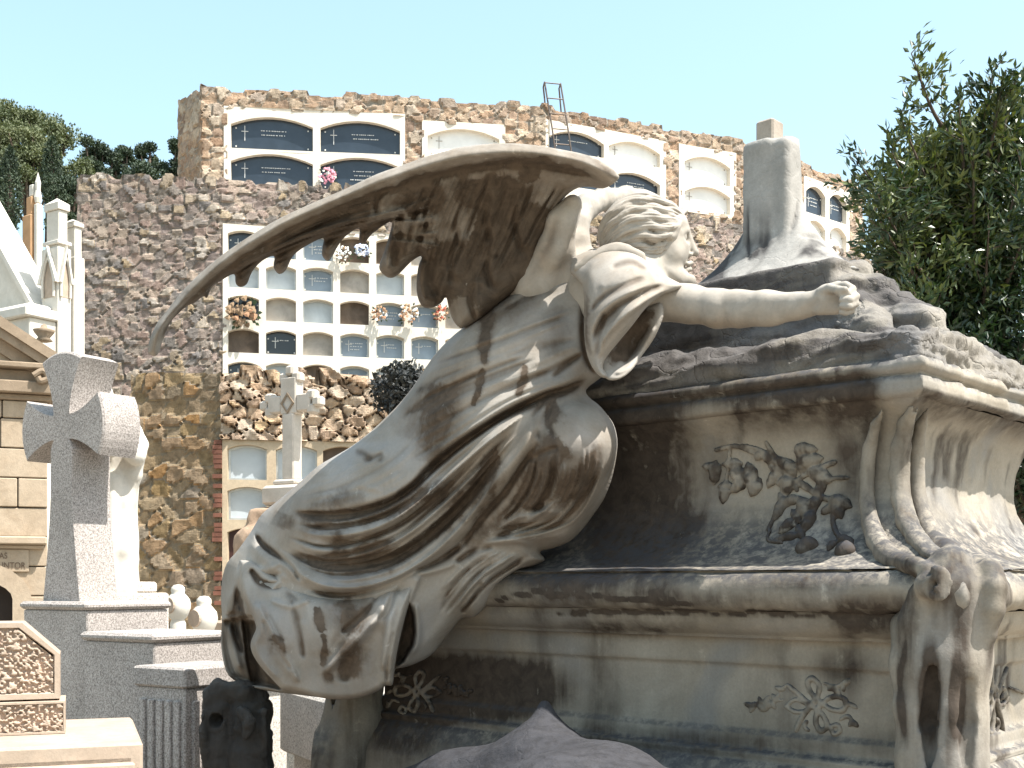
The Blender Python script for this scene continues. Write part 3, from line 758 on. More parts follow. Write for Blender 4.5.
spray('ribbon_carving', L, lv2, lambda x, y: on_tomb(x, y, .003), tomb, .006, h=.0036, stain=lambda X, Y: .9 * sstep(425, 450, X))
# on the end face
def on_end(a, b):
    n = .141; q = K + NS * n + D2 * (.30 + a); return np.array([q[0], q[1], 1.29 + b])
L, lv3 = knot(0, 0, 1.)
L2 = [([(-x * .0031, -y * .0031) for x, y in l[0]], l[1]) for l in L]
spray('ribbon_carving', L2, [(.05, .0, 150, .05, 1.2), (.1, 0, 200, .05, 1.2)], on_end, tomb, .0062, h=.004)
# raised frame lines of the two panels
for (a, b, c, d, f) in ((.17, TL - .17, 1.372, 1.188, 'f'),):
    pass
# ---------------------------------------------------------------- the mourning angel
_a = P(420, 700, 3.95)
angel = thing('angel_statue', (_a[0], _a[1], 1.2), 'weathered marble angel with one raised wing bowed over the tomb in draped robes', 'statue')

def cap(x0, y0, x1, y1, r0, r1, h0, h1):
    """rounded swelling from one traced point to another: radius in px, height in metres"""
    def f(X, Y):
        dx, dy = x1 - x0, y1 - y0; l2 = dx * dx + dy * dy
        t = np.clip(((X - x0) * dx + (Y - y0) * dy) / l2, 0, 1)
        d = np.hypot(X - x0 - t * dx, Y - y0 - t * dy) / (r0 + t * (r1 - r0))
        return (h0 + t * (h1 - h0)) * np.sqrt(np.clip(1 - d * d, 0, 1)) * sstep(0, .3, 1 - d)
    return f
def smax(fs, k=.02):
    def f(X, Y):
        a = np.array([q(X, Y) for q in fs]); m = a.max(0)
        return m + k * np.log(np.exp((a - m) / k).sum(0)) - k * np.log(len(fs))
    return f
gown = [(548, 262), (520, 284), (500, 299), (478, 317), (455, 334), (437, 352), (424, 370), (412, 388), (398, 405), (385, 418), (370, 432), (352, 446), (335, 456), (318, 466), (300, 482), (280, 499), (262, 514), (252, 530), (238, 550), (227, 563), (222, 580), (221, 600), (222, 618), (221, 640), (223, 660), (229, 676), (245, 685), (268, 691), (300, 695), (325, 698), (345, 699), (365, 696), (380, 690), (386, 685), (392.5, 684), (395, 670), (400, 668), (412, 665), (430, 656), (444, 640), (452, 630), (462, 618), (474, 617), (485, 607), (496, 588), (507, 577), (520, 569), (533, 566), (545, 560), (540, 552), (551, 549), (569, 542), (582, 530), (594, 514), (605, 497), (613, 474), (617.5, 446), (615, 428), (609, 417), (599, 405), (590, 398), (586, 390), (598, 380), (612, 368), (632, 340), (645, 310), (645, 285), (632, 262), (610, 252), (585, 250), (565, 254)]
gdepth = tps([(548, 270, 3.66), (610, 260, 3.54), (640, 290, 3.50), (600, 370, 3.52), (520, 330, 3.56), (460, 350, 3.64), (430, 420, 3.66), (520, 400, 3.52), (390, 430, 3.76), (350, 470, 3.76), (400, 500, 3.64), (300, 510, 3.82), (250, 560, 3.92), (225, 600, 3.98), (230, 670, 3.98), (300, 600, 3.80), (340, 690, 3.80), (390, 670, 3.76), (420, 600, 3.72), (460, 600, 3.74), (430, 655, 3.80), (500, 570, 3.66), (545, 545, 3.64), (600, 480, 3.50), (600, 430, 3.46), (560, 450, 3.42), (520, 480, 3.50), (480, 470, 3.55), (460, 540, 3.66)])
B_ = [smax([cap(330, 500, 480, 380, 75, 85, .05, .05), cap(480, 380, 590, 310, 85, 75, .05, .05), cap(490, 500, 582, 440, 50, 48, .03, .09), cap(580, 440, 550, 530, 46, 30, .08, .02), cap(300, 590, 420, 560, 70, 60, .03, .03)], .02)]
STAINBASE = lambda X, Y: .16 * sstep(.45, .7, fbm(np.stack([X * .02, Y * .012, 0 * X], 1), 3, 90))
FO = []
def fo(pts, wl, wr, a, tp=.18): FO.append((pts, wl, wr, a, tp))
# belt edge: the torso's smooth cloth ends over the thigh folds   (direction right-up -> left-down: right-hand side = torso side)
fo([(592, 377), (565, 389), (547, 394), (518, 407), (489, 424), (457, 446), (431, 468), (416, 484), (399, 496), (377, 505), (343, 513), (313, 514), (290, 511)], 7, 3.5, -.034, .08)
fo([(592, 371), (565, 382), (518, 400), (489, 416), (457, 438), (431, 459), (410, 476)], 3, 9, .016)
fo([(343, 506), (377, 498), (402, 488)], 4, 10, .010)
# sweeping hip folds
fo([(285, 524), (320, 536), (360, 532), (400, 515), (440, 485), (474, 455), (507, 426), (539, 404)], 6, 6, .020)
fo([(300, 530), (340, 524), (380, 517), (420, 497), (455, 466)], 3.5, 4, -.017)
fo([(288, 541), (325, 552), (370, 547), (412, 531), (440, 509), (464, 484), (489, 455), (507, 438)], 6, 5, .024)
fo([(310, 546), (350, 540), (395, 527), (430, 503), (455, 480), (480, 452)], 3, 3, -.020)
fo([(502, 444), (493, 462), (480, 482), (464, 503), (448, 520), (424, 540), (395, 556), (360, 563), (330, 562), (304, 558), (288, 552)], 6, 8, -.040, .1)
fo([(255, 533), (264, 546), (279, 557), (292, 568), (301, 582)], 3, 2.5, -.030, .1)
fo([(250, 540), (258, 552), (272, 566), (290, 584)], 4, 5, .014)
fo([(268, 545), (284, 560), (300, 574), (330, 585), (365, 586), (400, 575), (430, 558), (447, 543), (465, 525), (485, 499), (503, 473), (522, 448), (535, 422), (547, 402)], 7, 8, .036, .1)
fo([(301, 584), (322, 593), (347, 594), (373, 589), (395, 581), (412, 572), (432, 562), (459, 545), (481, 518), (503, 494), (517, 473), (530, 454), (540, 438)], 4, 4, -.030, .1)
fo([(540, 442), (533, 420), (545, 400)], 2.5, 3, -.012)
fo([(556, 396), (549, 410), (548, 424), (556, 440)], 3, 3, -.012)
# knee
fo([(526, 462), (540, 454), (560, 446)], 2.5, 3.5, -.013)
fo([(490, 540), (511, 532), (530, 528), (547, 525), (560, 520), (575, 508), (588, 490), (598, 470)], 4, 4, -.026, .12)
fo([(487, 543), (510, 539), (530, 538), (560, 535), (575, 523), (592, 498), (606, 470), (613, 446), (609, 424)], 5, 5, .020, .12)
fo([(500, 524), (525, 518), (548, 510), (568, 497), (586, 480)], 4, 4, .014)
fo([(532, 511), (547, 504), (556, 497)], 2, 2, -.012)
fo([(515, 519), (540, 513), (565, 512)], 2.5, 3, .014)
fo([(500, 530), (530, 523), (550, 518), (566, 505), (577, 490)], 2, 2, -.012)
# small overlapping folds at the middle
fo([(410, 571), (425, 567), (440, 560), (454, 550), (464, 547)], 2, 4, -.018)
fo([(414, 573), (430, 572), (450, 566), (458, 560)], 4, 2.5, .012)
fo([(453, 564), (470, 553), (486, 547), (496, 546)], 3, 3, -.018)
fo([(470, 556), (490, 543), (510, 541), (535, 545)], 3, 3, .014)
fo([(440, 590), (452, 580), (462, 570), (478, 556), (500, 549)], 3, 4, .012)
fo([(448, 588), (460, 575), (472, 566)], 2, 2, -.010)
fo([(483, 582), (474, 594), (466, 606), (461, 614)], 2.5, 3.5, -.020, .1)
fo([(484, 584), (495, 574), (508, 567), (525, 556)], 2.5, 3, -.016)
fo([(480, 575), (497, 563), (520, 554)], 3, 3, .012); fo([(518, 566), (530, 560), (543, 560)], 2.5, 2.5, .012)
fo([(420, 650), (440, 628), (458, 600), (472, 570)], 6, 6, .010)
# front hem over the dark pocket
fo([(421, 574), (414, 590), (407.6, 606), (403, 622), (399, 637), (396, 655), (393, 676)], 2.5, 9, .020, .08)
fo([(415, 600), (418, 625), (417, 645), (408, 658)], 3, 3, .02)
fo([(380, 613), (360, 634), (340, 655), (318, 676)], 7, 5, .014)
fo([(347, 650), (345, 668), (343, 684)], 7, 7, -.012)
fo([(368, 598), (385, 612), (392, 640), (388, 668)], 8, 8, .012)
fo([(404, 580), (395, 597), (388, 612), (376, 622)], 3, 3, -.010)
fo([(305, 590), (308, 615), (318, 640), (322, 660)], 8, 10, .010)
fo([(285, 590), (300, 605), (304, 625)], 3, 5, -.008)
fo([(245, 572), (258, 578), (272, 576), (284, 572)], 2.5, 3, -.016)
fo([(250, 566), (264, 570), (282, 563)], 3, 3, .012)
fo([(250, 590), (268, 592), (284, 580)], 6, 6, .010)
# left hanging folds and hollow
fo([(240, 563), (239, 583), (246.5, 604), (255, 621), (256, 630), (251, 646), (262, 666), (280, 684)], 8, 2, .020, .1)
fo([(238, 575), (237, 595), (243, 612), (250, 622)], 2, 2.5, -.016)
fo([(226, 622), (230, 645), (236, 662), (243, 672)], 4, 3, .022)
fo([(232, 622), (238, 640), (243, 655)], 3, 3, -.020); fo([(224, 615), (238, 614), (250, 618)], 2, 4, -.014)
fo([(265, 612), (275, 630), (284, 644)], 3, 3, -.010); fo([(255, 600), (272, 622), (290, 655)], 7, 7, .010)
# torso: slack diagonals
for p, a in (([(400, 419), (428, 398), (455, 385), (490, 366)], -.007), ([(412, 395), (440, 378), (470, 366)], -.006), ([(492, 359), (537, 347), (582, 338)], -.006), ([(470, 392), (510, 376), (560, 352), (584, 345)], .007),
             ([(480, 405), (520, 385), (560, 365), (586, 352)], -.008), ([(550, 380), (568, 364), (584, 352)], -.012), ([(487, 318), (510, 300), (540, 280), (565, 262)], .012), ([(497, 312), (530, 296), (560, 290)], -.006), ([(360, 462), (380, 455), (378, 464)], -.012),
             ([(354, 450), (366, 455), (372, 463)], -.010), ([(345, 492), (365, 487), (385, 492)], .007), ([(586, 283), (584, 314), (585, 346), (589, 363), (598, 378)], -.02)):
    fo(p, 3, 3.5, a)
fo([(330, 497), (350, 490), (372, 492)], 5, 3, -.008)
ST = [([(485, 300), (486, 324), (485, 346), (483.5, 366)], 4.5, 4.5, .95, .1), ([(483, 366), (480, 382), (477, 394), (473, 408)], 2.2, 2., 1.1, .1), ([(523, 364), (523, 376), (521, 388), (516, 398)], 2.2, 2.2, 1.0, .15),
      ([(442, 380), (440, 410), (436, 440), (432, 470)], 12, 14, .38, .1), ([(470, 320), (500, 310), (540, 292)], 9, 9, .35), ([(556, 300), (560, 330), (556, 360)], 9, 12, .28, .2), ([(502, 446), (490, 466), (472, 492), (452, 516), (424, 540)], 6, 6, .85, .1),
      ([(424, 540), (390, 557), (350, 562), (310, 558)], 7, 4, .6, .1), ([(340, 524), (338, 545), (336, 560)], 8, 5, .5), ([(335, 520), (370, 518), (410, 500), (440, 482)], 6, 5, .55), ([(352, 552), (372, 547), (395, 538)], 4, 4, .75), ([(300, 524), (330, 528)], 8, 6, .3),
      ([(345, 596), (350, 620), (352, 640)], 12, 12, .45, .1), ([(352, 640), (352, 660), (345, 676)], 11, 14, .5), ([(315, 606), (319, 620), (323, 634)], 3.0, 2.2, 1.3, .1), ([(323, 634), (324, 650), (321, 668)], 2.2, 1.6, 1.2, .1), ([(271, 634), (280, 644), (287, 654)], 3, 5, .6), ([(320, 676), (335, 678)], 4, 4, .5),
      ([(228, 676), (244, 683)], 4, 4, .6),
      ([(560, 405), (545, 440), (530, 470)], 6, 6, .1), ([(565, 440), (548, 460), (535, 485), (522, 510)], 14, 14, .62, .1), ([(585, 470), (570, 492), (556, 505)], 9, 9, .55), ([(596, 440), (590, 470), (578, 495)], 7, 6, .55), ([(470, 545), (500, 520), (520, 500)], 8, 6, .5),
      ([(505, 470), (490, 500), (470, 530)], 3, 5, .4), ([(412, 500), (440, 495), (455, 480)], 6, 5, .55), ([(290, 516), (285, 530)], 5, 8, .3), ([(556, 400), (552, 415), (558, 425)], 5, 5, .5), ([(405, 440), (430, 410), (460, 420)], 22, 22, .25), ([(365, 495), (345, 500), (310, 508)], 6, 6, .4)]
FO += family([[(295, 512), (343, 513), (399, 496), (457, 446), (518, 407), (582, 380)], [(285, 535), (330, 545), (390, 528), (450, 480), (505, 430), (545, 403)], [(270, 556), (330, 588), (400, 577), (465, 525), (510, 460), (547, 402)]], 8, .019, 1.8, 1)
FO += family([[(500, 549), (470, 566), (440, 600), (418, 645)], [(515, 552), (480, 575), (455, 605), (440, 630)], [(535, 556), (495, 580), (470, 605), (462, 616)]], 5, .015, 1.7, 2)
FO += family([[(262, 590), (275, 620), (280, 655), (268, 688)], [(305, 592), (305, 625), (300, 660), (300, 692)], [(350, 596), (350, 630), (345, 665), (345, 696)], [(408, 582), (396, 620), (390, 655), (384, 684)]], 4, .006, 2.8, 3)
FO += family([[(530, 455), (525, 480), (505, 510), (475, 535)], [(560, 450), (560, 480), (540, 515), (490, 538)], [(608, 440), (600, 480), (570, 525), (490, 545)]], 7, .016, 1.7, 4)
FO += family([[(440, 352), (480, 340), (530, 322), (584, 300)], [(400, 420), (450, 395), (510, 370), (586, 345)], [(410, 470), (460, 440), (520, 402), (590, 372)]], 8, .0065, 1.9, 5)
FO += family([[(255, 540), (240, 570), (226, 600), (224, 640)], [(285, 580), (262, 610), (258, 640), (275, 680)]], 6, .014, 1.9, 6)
FO += family([[(300, 585), (340, 596), (390, 585), (430, 565)], [(260, 610), (320, 640), (380, 630), (400, 600)]], 4, .006, 2.4, 7)
FO += family([[(300, 488), (340, 470), (390, 440), (420, 400)], [(300, 510), (350, 505), (400, 485), (440, 450)]], 6, .006, 2.2, 8)
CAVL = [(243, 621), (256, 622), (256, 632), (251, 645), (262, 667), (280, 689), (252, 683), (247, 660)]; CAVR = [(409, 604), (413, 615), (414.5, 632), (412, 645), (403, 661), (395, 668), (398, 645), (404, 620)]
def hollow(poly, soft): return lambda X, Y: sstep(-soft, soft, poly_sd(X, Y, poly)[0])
B_.append(lambda X, Y: -.085 * sstep(616, 620, Y + .15 * (X - 240)) * sstep(268, 254, X) + .045 * np.exp(-((X - 232 - .25 * (Y - 640)) / 6.) ** 2) * sstep(617, 630, Y) * sstep(690, 665, Y) * (X < 250))
B_.append(lambda X, Y: -.07 * hollow(CAVL, 2.5)(X, Y) - .10 * hollow(CAVR, 2.5)(X, Y))
ST.append(lambda X, Y: 1.2 * hollow(CAVL, 2.)(X, Y) + 1.2 * hollow(CAVR, 2.)(X, Y) + .35 * sstep(618, 621, Y) * sstep(256, 250, X) * sstep(660, 618, Y))  # hollows coloured dark to stand for the shade inside them
carved('robe', gown, gdepth, .12, 42, .22, MARBLE, angel, step=1.35, folds=FO, bumps=B_, stain_shades=ST + [STAINBASE])
# the front panel of the skirt hangs free over the rest
TOPL = [(236, 548), (262, 552), (285, 572), (302, 584), (347, 592), (395, 581), (424, 570)]
panel = [(240, 560), (250, 560), (264, 566), (282, 578), (301, 588), (322, 595), (347, 597), (373, 592), (395, 584), (412, 576), (421, 573), (415, 589), (408.5, 606), (404, 622), (400, 638), (396.5, 655), (394, 672), (392.5, 685), (386, 685.5), (380, 690), (365, 696.5), (345, 699.5), (325, 698.5), (309, 695), (290, 690.5), (281, 688), (270, 677), (261, 667), (253, 655), (250.5, 645), (253, 636), (256, 629), (254.5, 621), (247, 606), (241, 592), (238.5, 578)]
pdep = lambda X, Y: gdepth(X, Y) - B_[0](X, Y) - .080 * sstep(560, 640, Y) + .045 * stroke_eval(X, Y, TOPL, 9, 9, False) - .02 * sstep(290, 250, X)
LOW = lambda p: np.asarray(p)[:, 1].mean() > 588 and 240 < np.asarray(p)[:, 0].mean() < 405
PF = [f for f in FO if isinstance(f[0], list) and LOW(f[0]) and abs(f[3]) < .03]
PF += [([(256, 600), (268, 625), (283, 655), (300, 684)], 4, 5, .018, .1), ([(262, 618), (275, 645), (292, 672)], 3, 3, -.014, .1), ([(250, 568), (262, 582), (282, 586)], 2.5, 4, -.020, .1), ([(268, 582), (284, 578), (296, 588)], 4, 4, .014), ([(400, 588), (392, 610), (386, 640), (382, 672)], 5, 3, .016, .1), ([(392, 588), (378, 615), (352, 645), (322, 674)], 5, 3.5, .018, .1), ([(380, 592), (366, 612), (340, 634)], 2.5, 3, -.012, .1), ([(330, 600), (332, 625), (326, 655)], 6, 8, .010, .1), ([(290, 598), (300, 630), (304, 660)], 3, 4, -.010, .1), ([(270, 600), (290, 606), (310, 600)], 3, 3, .01, .1), ([(386, 684), (388, 660), (394, 630)], 2, 2, -.008, .1)]
PF = [(f[0], f[1], f[2], f[3] * 1.25) + tuple(f[4:]) for f in PF]
PS = [t for t in ST if not callable(t) and LOW(t[0])] + [STAINBASE]
carved('skirt_panel', panel, pdep, .05, 6, .02, MARBLE, angel, step=1.25, folds=PF, stain_shades=PS)

# sleeve: near flap and the far inner side of its mouth
slv = [(572, 258), (590, 250), (612, 247), (634, 252), (652, 266), (668, 277), (682, 285), (674, 291), (661, 296), (646, 308), (632, 326), (617, 344), (606, 358), (603, 368), (608, 377), (601, 377), (592, 367), (586, 350), (584, 330), (584, 305), (582, 285), (570, 272)]
sdep = tps([(585, 265, 3.45), (620, 255, 3.42), (682, 285, 3.34), (650, 300, 3.28), (610, 355, 3.30), (590, 350, 3.33), (590, 300, 3.36), (630, 290, 3.28)])
SF = []
for p, wl, wr, a in (([(600, 352), (606, 336), (622, 318), (645, 302), (672, 289)], 4, 3, .020), ([(592, 345), (600, 325), (618, 306), (645, 292), (668, 283)], 3, 3, -.014), ([(590, 335), (600, 312), (625, 294), (655, 282)], 4, 4, .014),
                     ([(588, 315), (602, 298), (628, 284), (648, 276)], 3, 4, -.012), ([(598, 290), (618, 276), (640, 270)], 5, 5, .010), ([(610, 268), (630, 262), (648, 270)], 3, 3, -.010), ([(605, 310), (600, 335), (596, 358)], 3, 3, -.010)):
    SF.append((p, wl, wr, a, .15))
carved('sleeve', slv, sdep, .05, 16, .05, MARBLE, angel, step=1.2, folds=SF, bumps=[cap(620, 275, 600, 330, 40, 30, .035, .02)], stain_shades=[([(586, 290), (586, 330), (590, 355)], 2, 2, .5), ([(600, 330), (620, 308)], 3, 3, .25)])
far = [(600, 360), (612, 344), (630, 322), (645, 308), (660, 302), (664, 312), (660, 326), (652, 342), (641, 357), (631, 371), (620, 379), (609, 380), (601, 373)]
fdep = tps([(600, 365, 3.37), (612, 344, 3.40), (645, 310, 3.40), (662, 310, 3.37), (655, 340, 3.36), (632, 370, 3.34), (618, 378, 3.32), (628, 348, 3.44)])
carved('sleeve_lining', far, fdep, .02, 7, .03, MARBLE, angel, step=1.2, folds=[([(622, 366), (636, 345), (650, 322)], 3, 3, -.012, .15), ([(612, 374), (628, 368), (642, 350), (656, 325)], 2.5, 2.5, .010, .1)], stain_shades=[([(610, 366), (622, 346), (640, 322), (655, 308)], 7, 6, .85, .1)])  # dark inner mouth: shade put into the lining's colour
# gathered collar over the shoulder blade
S = Solid(P(555, 290, 3.40), P(660, 235, 3.75), .0055)
for pts, r in (([(583, 266), (598, 256), (612, 252), (626, 252), (640, 257)], 5.5), ([(578, 268), (594, 262), (612, 258), (630, 258), (641, 261)], 4.5), ([(600, 252), (615, 247), (628, 249)], 4.0), ([(612, 262), (628, 262), (640, 264)], 3.5)):
    S.chain([P(x, y, 3.47 - .0004 * (x - 580)) for x, y in catmull(pts, 4)], r * .003, .006)
V, Fc = S.mesh(); V, dirt_shade = sculpt(V, Fc, [([(585, 264), (605, 255), (635, 255)], 1.2, 1.2, -.004)], (), .002, 30, 3)
mk('collar', V, Fc, SKIN, angel, smooth=True, attrs={'dirt_shade': dirt_shade + .1})

# ---- head, neck, arm and hand: one continuous body
HD = 3.56; hp = HD / F
def H(px, py, dy=0.): return P(px, py, HD + dy)
lo = np.array([P(535, 320, 3.5)[0], 2.9, 2.25]); hi = np.array([P(875, 190, 3.2)[0] + .05, 3.92, 2.86])
S = Solid(lo, hi, .0044)
S.ball(H(643, 234, 0), (.110, .094, .094), .02)
S.ball(H(666, 246, 0), (.070, .074, .100), .02)
S.ball(H(676, 226, 0), (.034, .062, .038), .02)
S.chain([H(655, 264, -.045), H(672, 276, -.035), H(686, 281, -.008)], [.036, .028, .022], .022)
S.chain([H(655, 264, .045), H(672, 276, .035), H(686, 281, .008)], [.036, .028, .022], .022)
S.ball(H(688, 281, 0), (.020, .024, .018), .015)
S.chain([H(642, 262, .01), H(628, 282, .02), H(612, 305, .03)], [.066, .068, .10], .03)
S.chain([H(700, 0, 0), H(700, 0, 0)], .001, 0)
for sgn in (-1, 1):
    S.ball(H(671, 254, sgn * .045), (.032, .028, .036), .02)
# face front: nose, lips, brow, eyes
S.chain([H(685, 229, 0), H(689, 240, 0), H(694, 251, 0)], [.014, .011, .0115], .009)
S.ball(H(695.5, 253, 0), (.011, .011, .010), .006)
for sgn in (-1, 1):
    S.ball(H(690.5, 254.5, sgn * .011), (.008, .007, .007), .005)
    S.ball(H(687, 237.5, sgn * .034), (.017, .021, .013), .010, sub=True)
    S.ball(H(682.5, 238, sgn * .034), (.0135, .015, .0115), .004)
    S.chain([H(686.5, 231.5, sgn * .012), H(686.0, 230.5, sgn * .032), H(680, 233, sgn * .055)], [.008, .0085, .008], .008)
S.chain([H(687.5, 264, -.022), H(690.5, 263.2, 0), H(687.5, 264, .022)], [.006, .0085, .006], .004)
S.chain([H(686.5, 269.5, -.018), H(689.5, 269.7, 0), H(686.5, 269.5, .018)], [.006, .009, .006], .004)
S.chain([H(690.5, 266.6, -.024), H(693, 266.6, 0), H(690.5, 266.6, .024)], .0032, .003, sub=True)
S.ball(H(690, 274.5, 0), (.010, .02, .006), .008, sub=True)
# shoulders and near arm (other shoulder hidden behind the head)
def A(px, py, d): return P(px, py, d)
S.chain([H(600, 292, .05), A(630, 283, 3.52), A(655, 298, 3.46)], [.10, .085, .062], .03)
S.chain([A(655, 300, 3.46), A(690, 304, 3.42), A(716, 308, 3.38), A(740, 309, 3.34), A(770, 309, 3.28), A(800, 305.5, 3.215), A(812, 304, 3.19)], [.060, .052, .0495, .047, .042, .0315, .0295], .02)
S.ball(A(722, 310, 3.365), (.05, .05, .046), .02); S.chain([A(735, 303, 3.33), A(765, 303, 3.27), A(790, 303, 3.22)], [.030, .028, .020], .02); S.chain([A(740, 314, 3.32), A(775, 313, 3.26), A(806, 308, 3.195)], [.032, .026, .018], .02); S.ball(A(806, 301, 3.19), (.018, .02, .016), .012); S.ball(A(716, 318, 3.36), (.03, .03, .02), .02)
# hand: palm, four curled fingers, thumb
hd = 3.165
S.chain([A(812, 303.5, 3.185), A(826, 299, 3.165), A(836, 296, 3.155)], [.029, .031, .030], .014)
S.chain([A(820, 309, 3.165), A(836, 308, 3.15)], [.017, .018], .010)
S.chain([A(826, 291, 3.16), A(838, 286.5, 3.15)], [.017, .015], .010)
fing = [[(836, 286.5, 3.15), (846, 285.5, 3.125), (852.5, 289, 3.10), (848, 294, 3.085), (841, 294.5, 3.09)],
        [(838, 293.5, 3.15), (849, 292.5, 3.12), (856, 296.5, 3.09), (850, 300, 3.075), (842, 300, 3.085)],
        [(838, 300.5, 3.15), (849, 301, 3.12), (855.5, 303.5, 3.09), (849, 306.5, 3.075), (842, 306, 3.085)],
        [(836, 307, 3.15), (846, 308.5, 3.125), (852, 310.5, 3.10), (846, 312.5, 3.09), (841, 312, 3.095)]]
for q, r in zip(fing, (.0104, .0108, .0104, .0090)):
    S.chain([A(*p) for p in q], [r * 1.12, r * 1.1, r, r * .95, r * .8], .0015)
S.chain([A(822, 292.5, 3.15), A(830, 288.5, 3.125), A(838, 290, 3.095), A(845, 289.5, 3.078)], [.015, .0125, .0108, .009], .005)
V, Fc = S.mesh(); V, Fc = subdiv(V, Fc)
V, dirt_shade = sculpt(V, Fc, [([(664, 266), (676, 276), (686, 286)], 3, 3, .002), ([(800, 312), (812, 306), (818, 298)], 4, 4, -.003)], [([(660, 318), (700, 324), (760, 322)], 5, 4, .35), ([(690, 266.5), (684, 267)], 1.2, 1.2, .5)], .0012, 26, 5)  # darker along the forearm's lower edge and between the lips
mk('body', V, Fc, SKIN, angel, smooth=True, attrs={'dirt_shade': dirt_shade})

# ---- hair: waved locks over the skull
HC = H(642, 233, 0); HR = np.array([.116, .100, .099])
def hair_pt(px, py, side=-1, lift=0.):
    x = (px - CX) * hp; z = EYE + (HY - py) * hp
    u = (x - HC[0]) / HR[0]; w = (z - HC[2]) / HR[2]; q = u * u + w * w
    if q > .97: s_ = math.sqrt(.97 / q); u *= s_; w *= s_; q = .97
    y = side * HR[1] * math.sqrt(1 - q)
    return np.array([HC[0] + u * HR[0], HC[1] + y - 0, HC[2] + w * HR[2]]) + np.array([u, side * math.sqrt(1 - q), w]) * lift
S = Solid(HC - .185, HC + .185, .004)
S.ball(HC + np.array([-.012, 0, .0]), HR * .99, 0)
locks = [([(686, 216), (674, 206), (655, 200), (635, 197.5), (615, 205), (603, 220)], 5), ([(686, 219), (670, 212), (648, 208), (628, 211), (609, 223), (600, 238)], 5.5), ([(682, 220), (664, 219), (648, 218), (630, 220), (611, 232), (601, 247)], 5),
         ([(680, 222), (672, 228), (654, 227), (634, 229), (616, 238), (603, 254)], 6), ([(676, 226), (668, 236), (650, 236), (632, 237), (616, 247), (606, 258)], 5.5), ([(674, 231), (666, 243), (650, 245), (632, 246), (616, 254), (608, 262)], 5.5),
         ([(671, 236), (667, 250), (654, 255), (638, 254), (622, 259), (612, 266)], 5.5), ([(669, 243), (662, 258), (650, 263), (638, 262), (626, 265)], 5), ([(666, 252), (656, 266), (644, 270), (632, 270)], 4.5), ([(661, 250), (652, 258), (640, 258)], 4.5)]
for q, r in locks:
    for sd_ in (-1, 1):
        C = catmull(q, 6); n = len(C); C = C + np.stack([0 * C[:, 0], 1.7 * np.sin(C[:, 0] * .30 + q[0][1] * .25) * sstep(0, 8, np.arange(n))], 1)
        lf = .004 + .003 * np.sin(np.linspace(0, 3 * math.pi, n) + q[0][1])
        S.chain([hair_pt(x, y, sd_, l) for (x, y), l in zip(C, lf)], r * hp * .66 * np.linspace(.9, 1.05, n) * (1 - .35 * np.linspace(0, 1, n) ** 3), .009)
S.chain([H(680, 216, -.04), H(684, 212, 0), H(680, 216, .04)], .013, .008)
# keep the face free
S.ball(H(694, 246, 0), (.066, .10, .100), .008, sub=True)
V, Fc = S.mesh(); V, Fc = subdiv(V, Fc)
hf = []
for q, r in locks:
    for o_ in (-3.2, -1.2, 1.2, 3.2): hf.append(([(x, y + o_) for x, y in q], .8, .8, -.0022 if abs(o_) > 2 else .001, .1))
V, dirt_shade = sculpt(V, Fc, hf, [([(610, 262), (630, 268), (650, 268)], 5, 4, .2)], .001, 30, 8)
mk('hair', V, Fc, SKIN, angel, smooth=True, attrs={'dirt_shade': dirt_shade})

# ---- near wing
wing = [(148, 353), (149.5, 340), (156, 325), (165, 313), (187, 286), (218, 258), (249, 236.5), (281, 217.5), (315, 202), (346, 188.5), (377, 174), (400, 166), (412, 161.5), (431, 155), (462, 147), (494, 143.5), (525, 144), (556, 148.5), (587, 155), (606, 164), (617, 173), (619, 178), (613, 184), (603, 188.5), (590, 187), (578, 188), (566, 196), (556, 210), (548, 233), (538, 261), (526, 282), (507, 298), (497, 306), (481, 319), (469, 326), (460, 328), (453, 320), (449, 309), (446, 297), (441, 303), (431, 308), (421, 305), (416.5, 290), (418, 268), (422, 256), (412, 261), (399, 274), (391, 278), (384, 275), (379, 267), (384, 252), (389, 236), (392, 222), (386, 224), (372, 234), (364, 243.5), (359, 240), (359, 228), (346, 236), (338, 246), (332, 257), (327, 261), (322, 255), (322.5, 246), (323, 238), (306, 246), (293, 256), (286, 270), (279, 274), (273.5, 267), (274, 256), (262, 261), (252, 272), (247, 284), (240, 287), (235.5, 283), (234, 274), (222, 280), (212, 287), (207, 298), (203, 296), (196, 302), (187, 306), (178, 314), (170, 323), (163, 340), (158, 354), (153, 356)]
wdep = tps([(148, 353, 3.52), (187, 286, 3.44), (190, 302, 3.50), (249, 238, 3.37), (255, 268, 3.50), (315, 203, 3.33), (325, 250, 3.51), (377, 175, 3.30), (385, 230, 3.50), (388, 272, 3.62), (431, 156, 3.29), (428, 250, 3.60), (428, 303, 3.69), (494, 145, 3.28), (490, 230, 3.56), (462, 325, 3.66), (556, 150, 3.30), (545, 200, 3.50), (530, 270, 3.62), (610, 176, 3.36), (585, 182, 3.44)])
WF = []
def wf(p, wl, wr, a, t=.12): WF.append((p, wl, wr, a, t))
# leading edge roll and the step behind it
wf([(150, 345), (170, 314), (220, 264), (282, 224), (346, 195), (400, 174), (462, 157), (525, 153), (580, 162), (610, 176)], 7, 4, .018, .04)
wf([(156, 345), (176, 318), (225, 274), (285, 235), (348, 207), (402, 186), (462, 170), (525, 164), (575, 172), (600, 180)], 4, 5, -.016, .05)
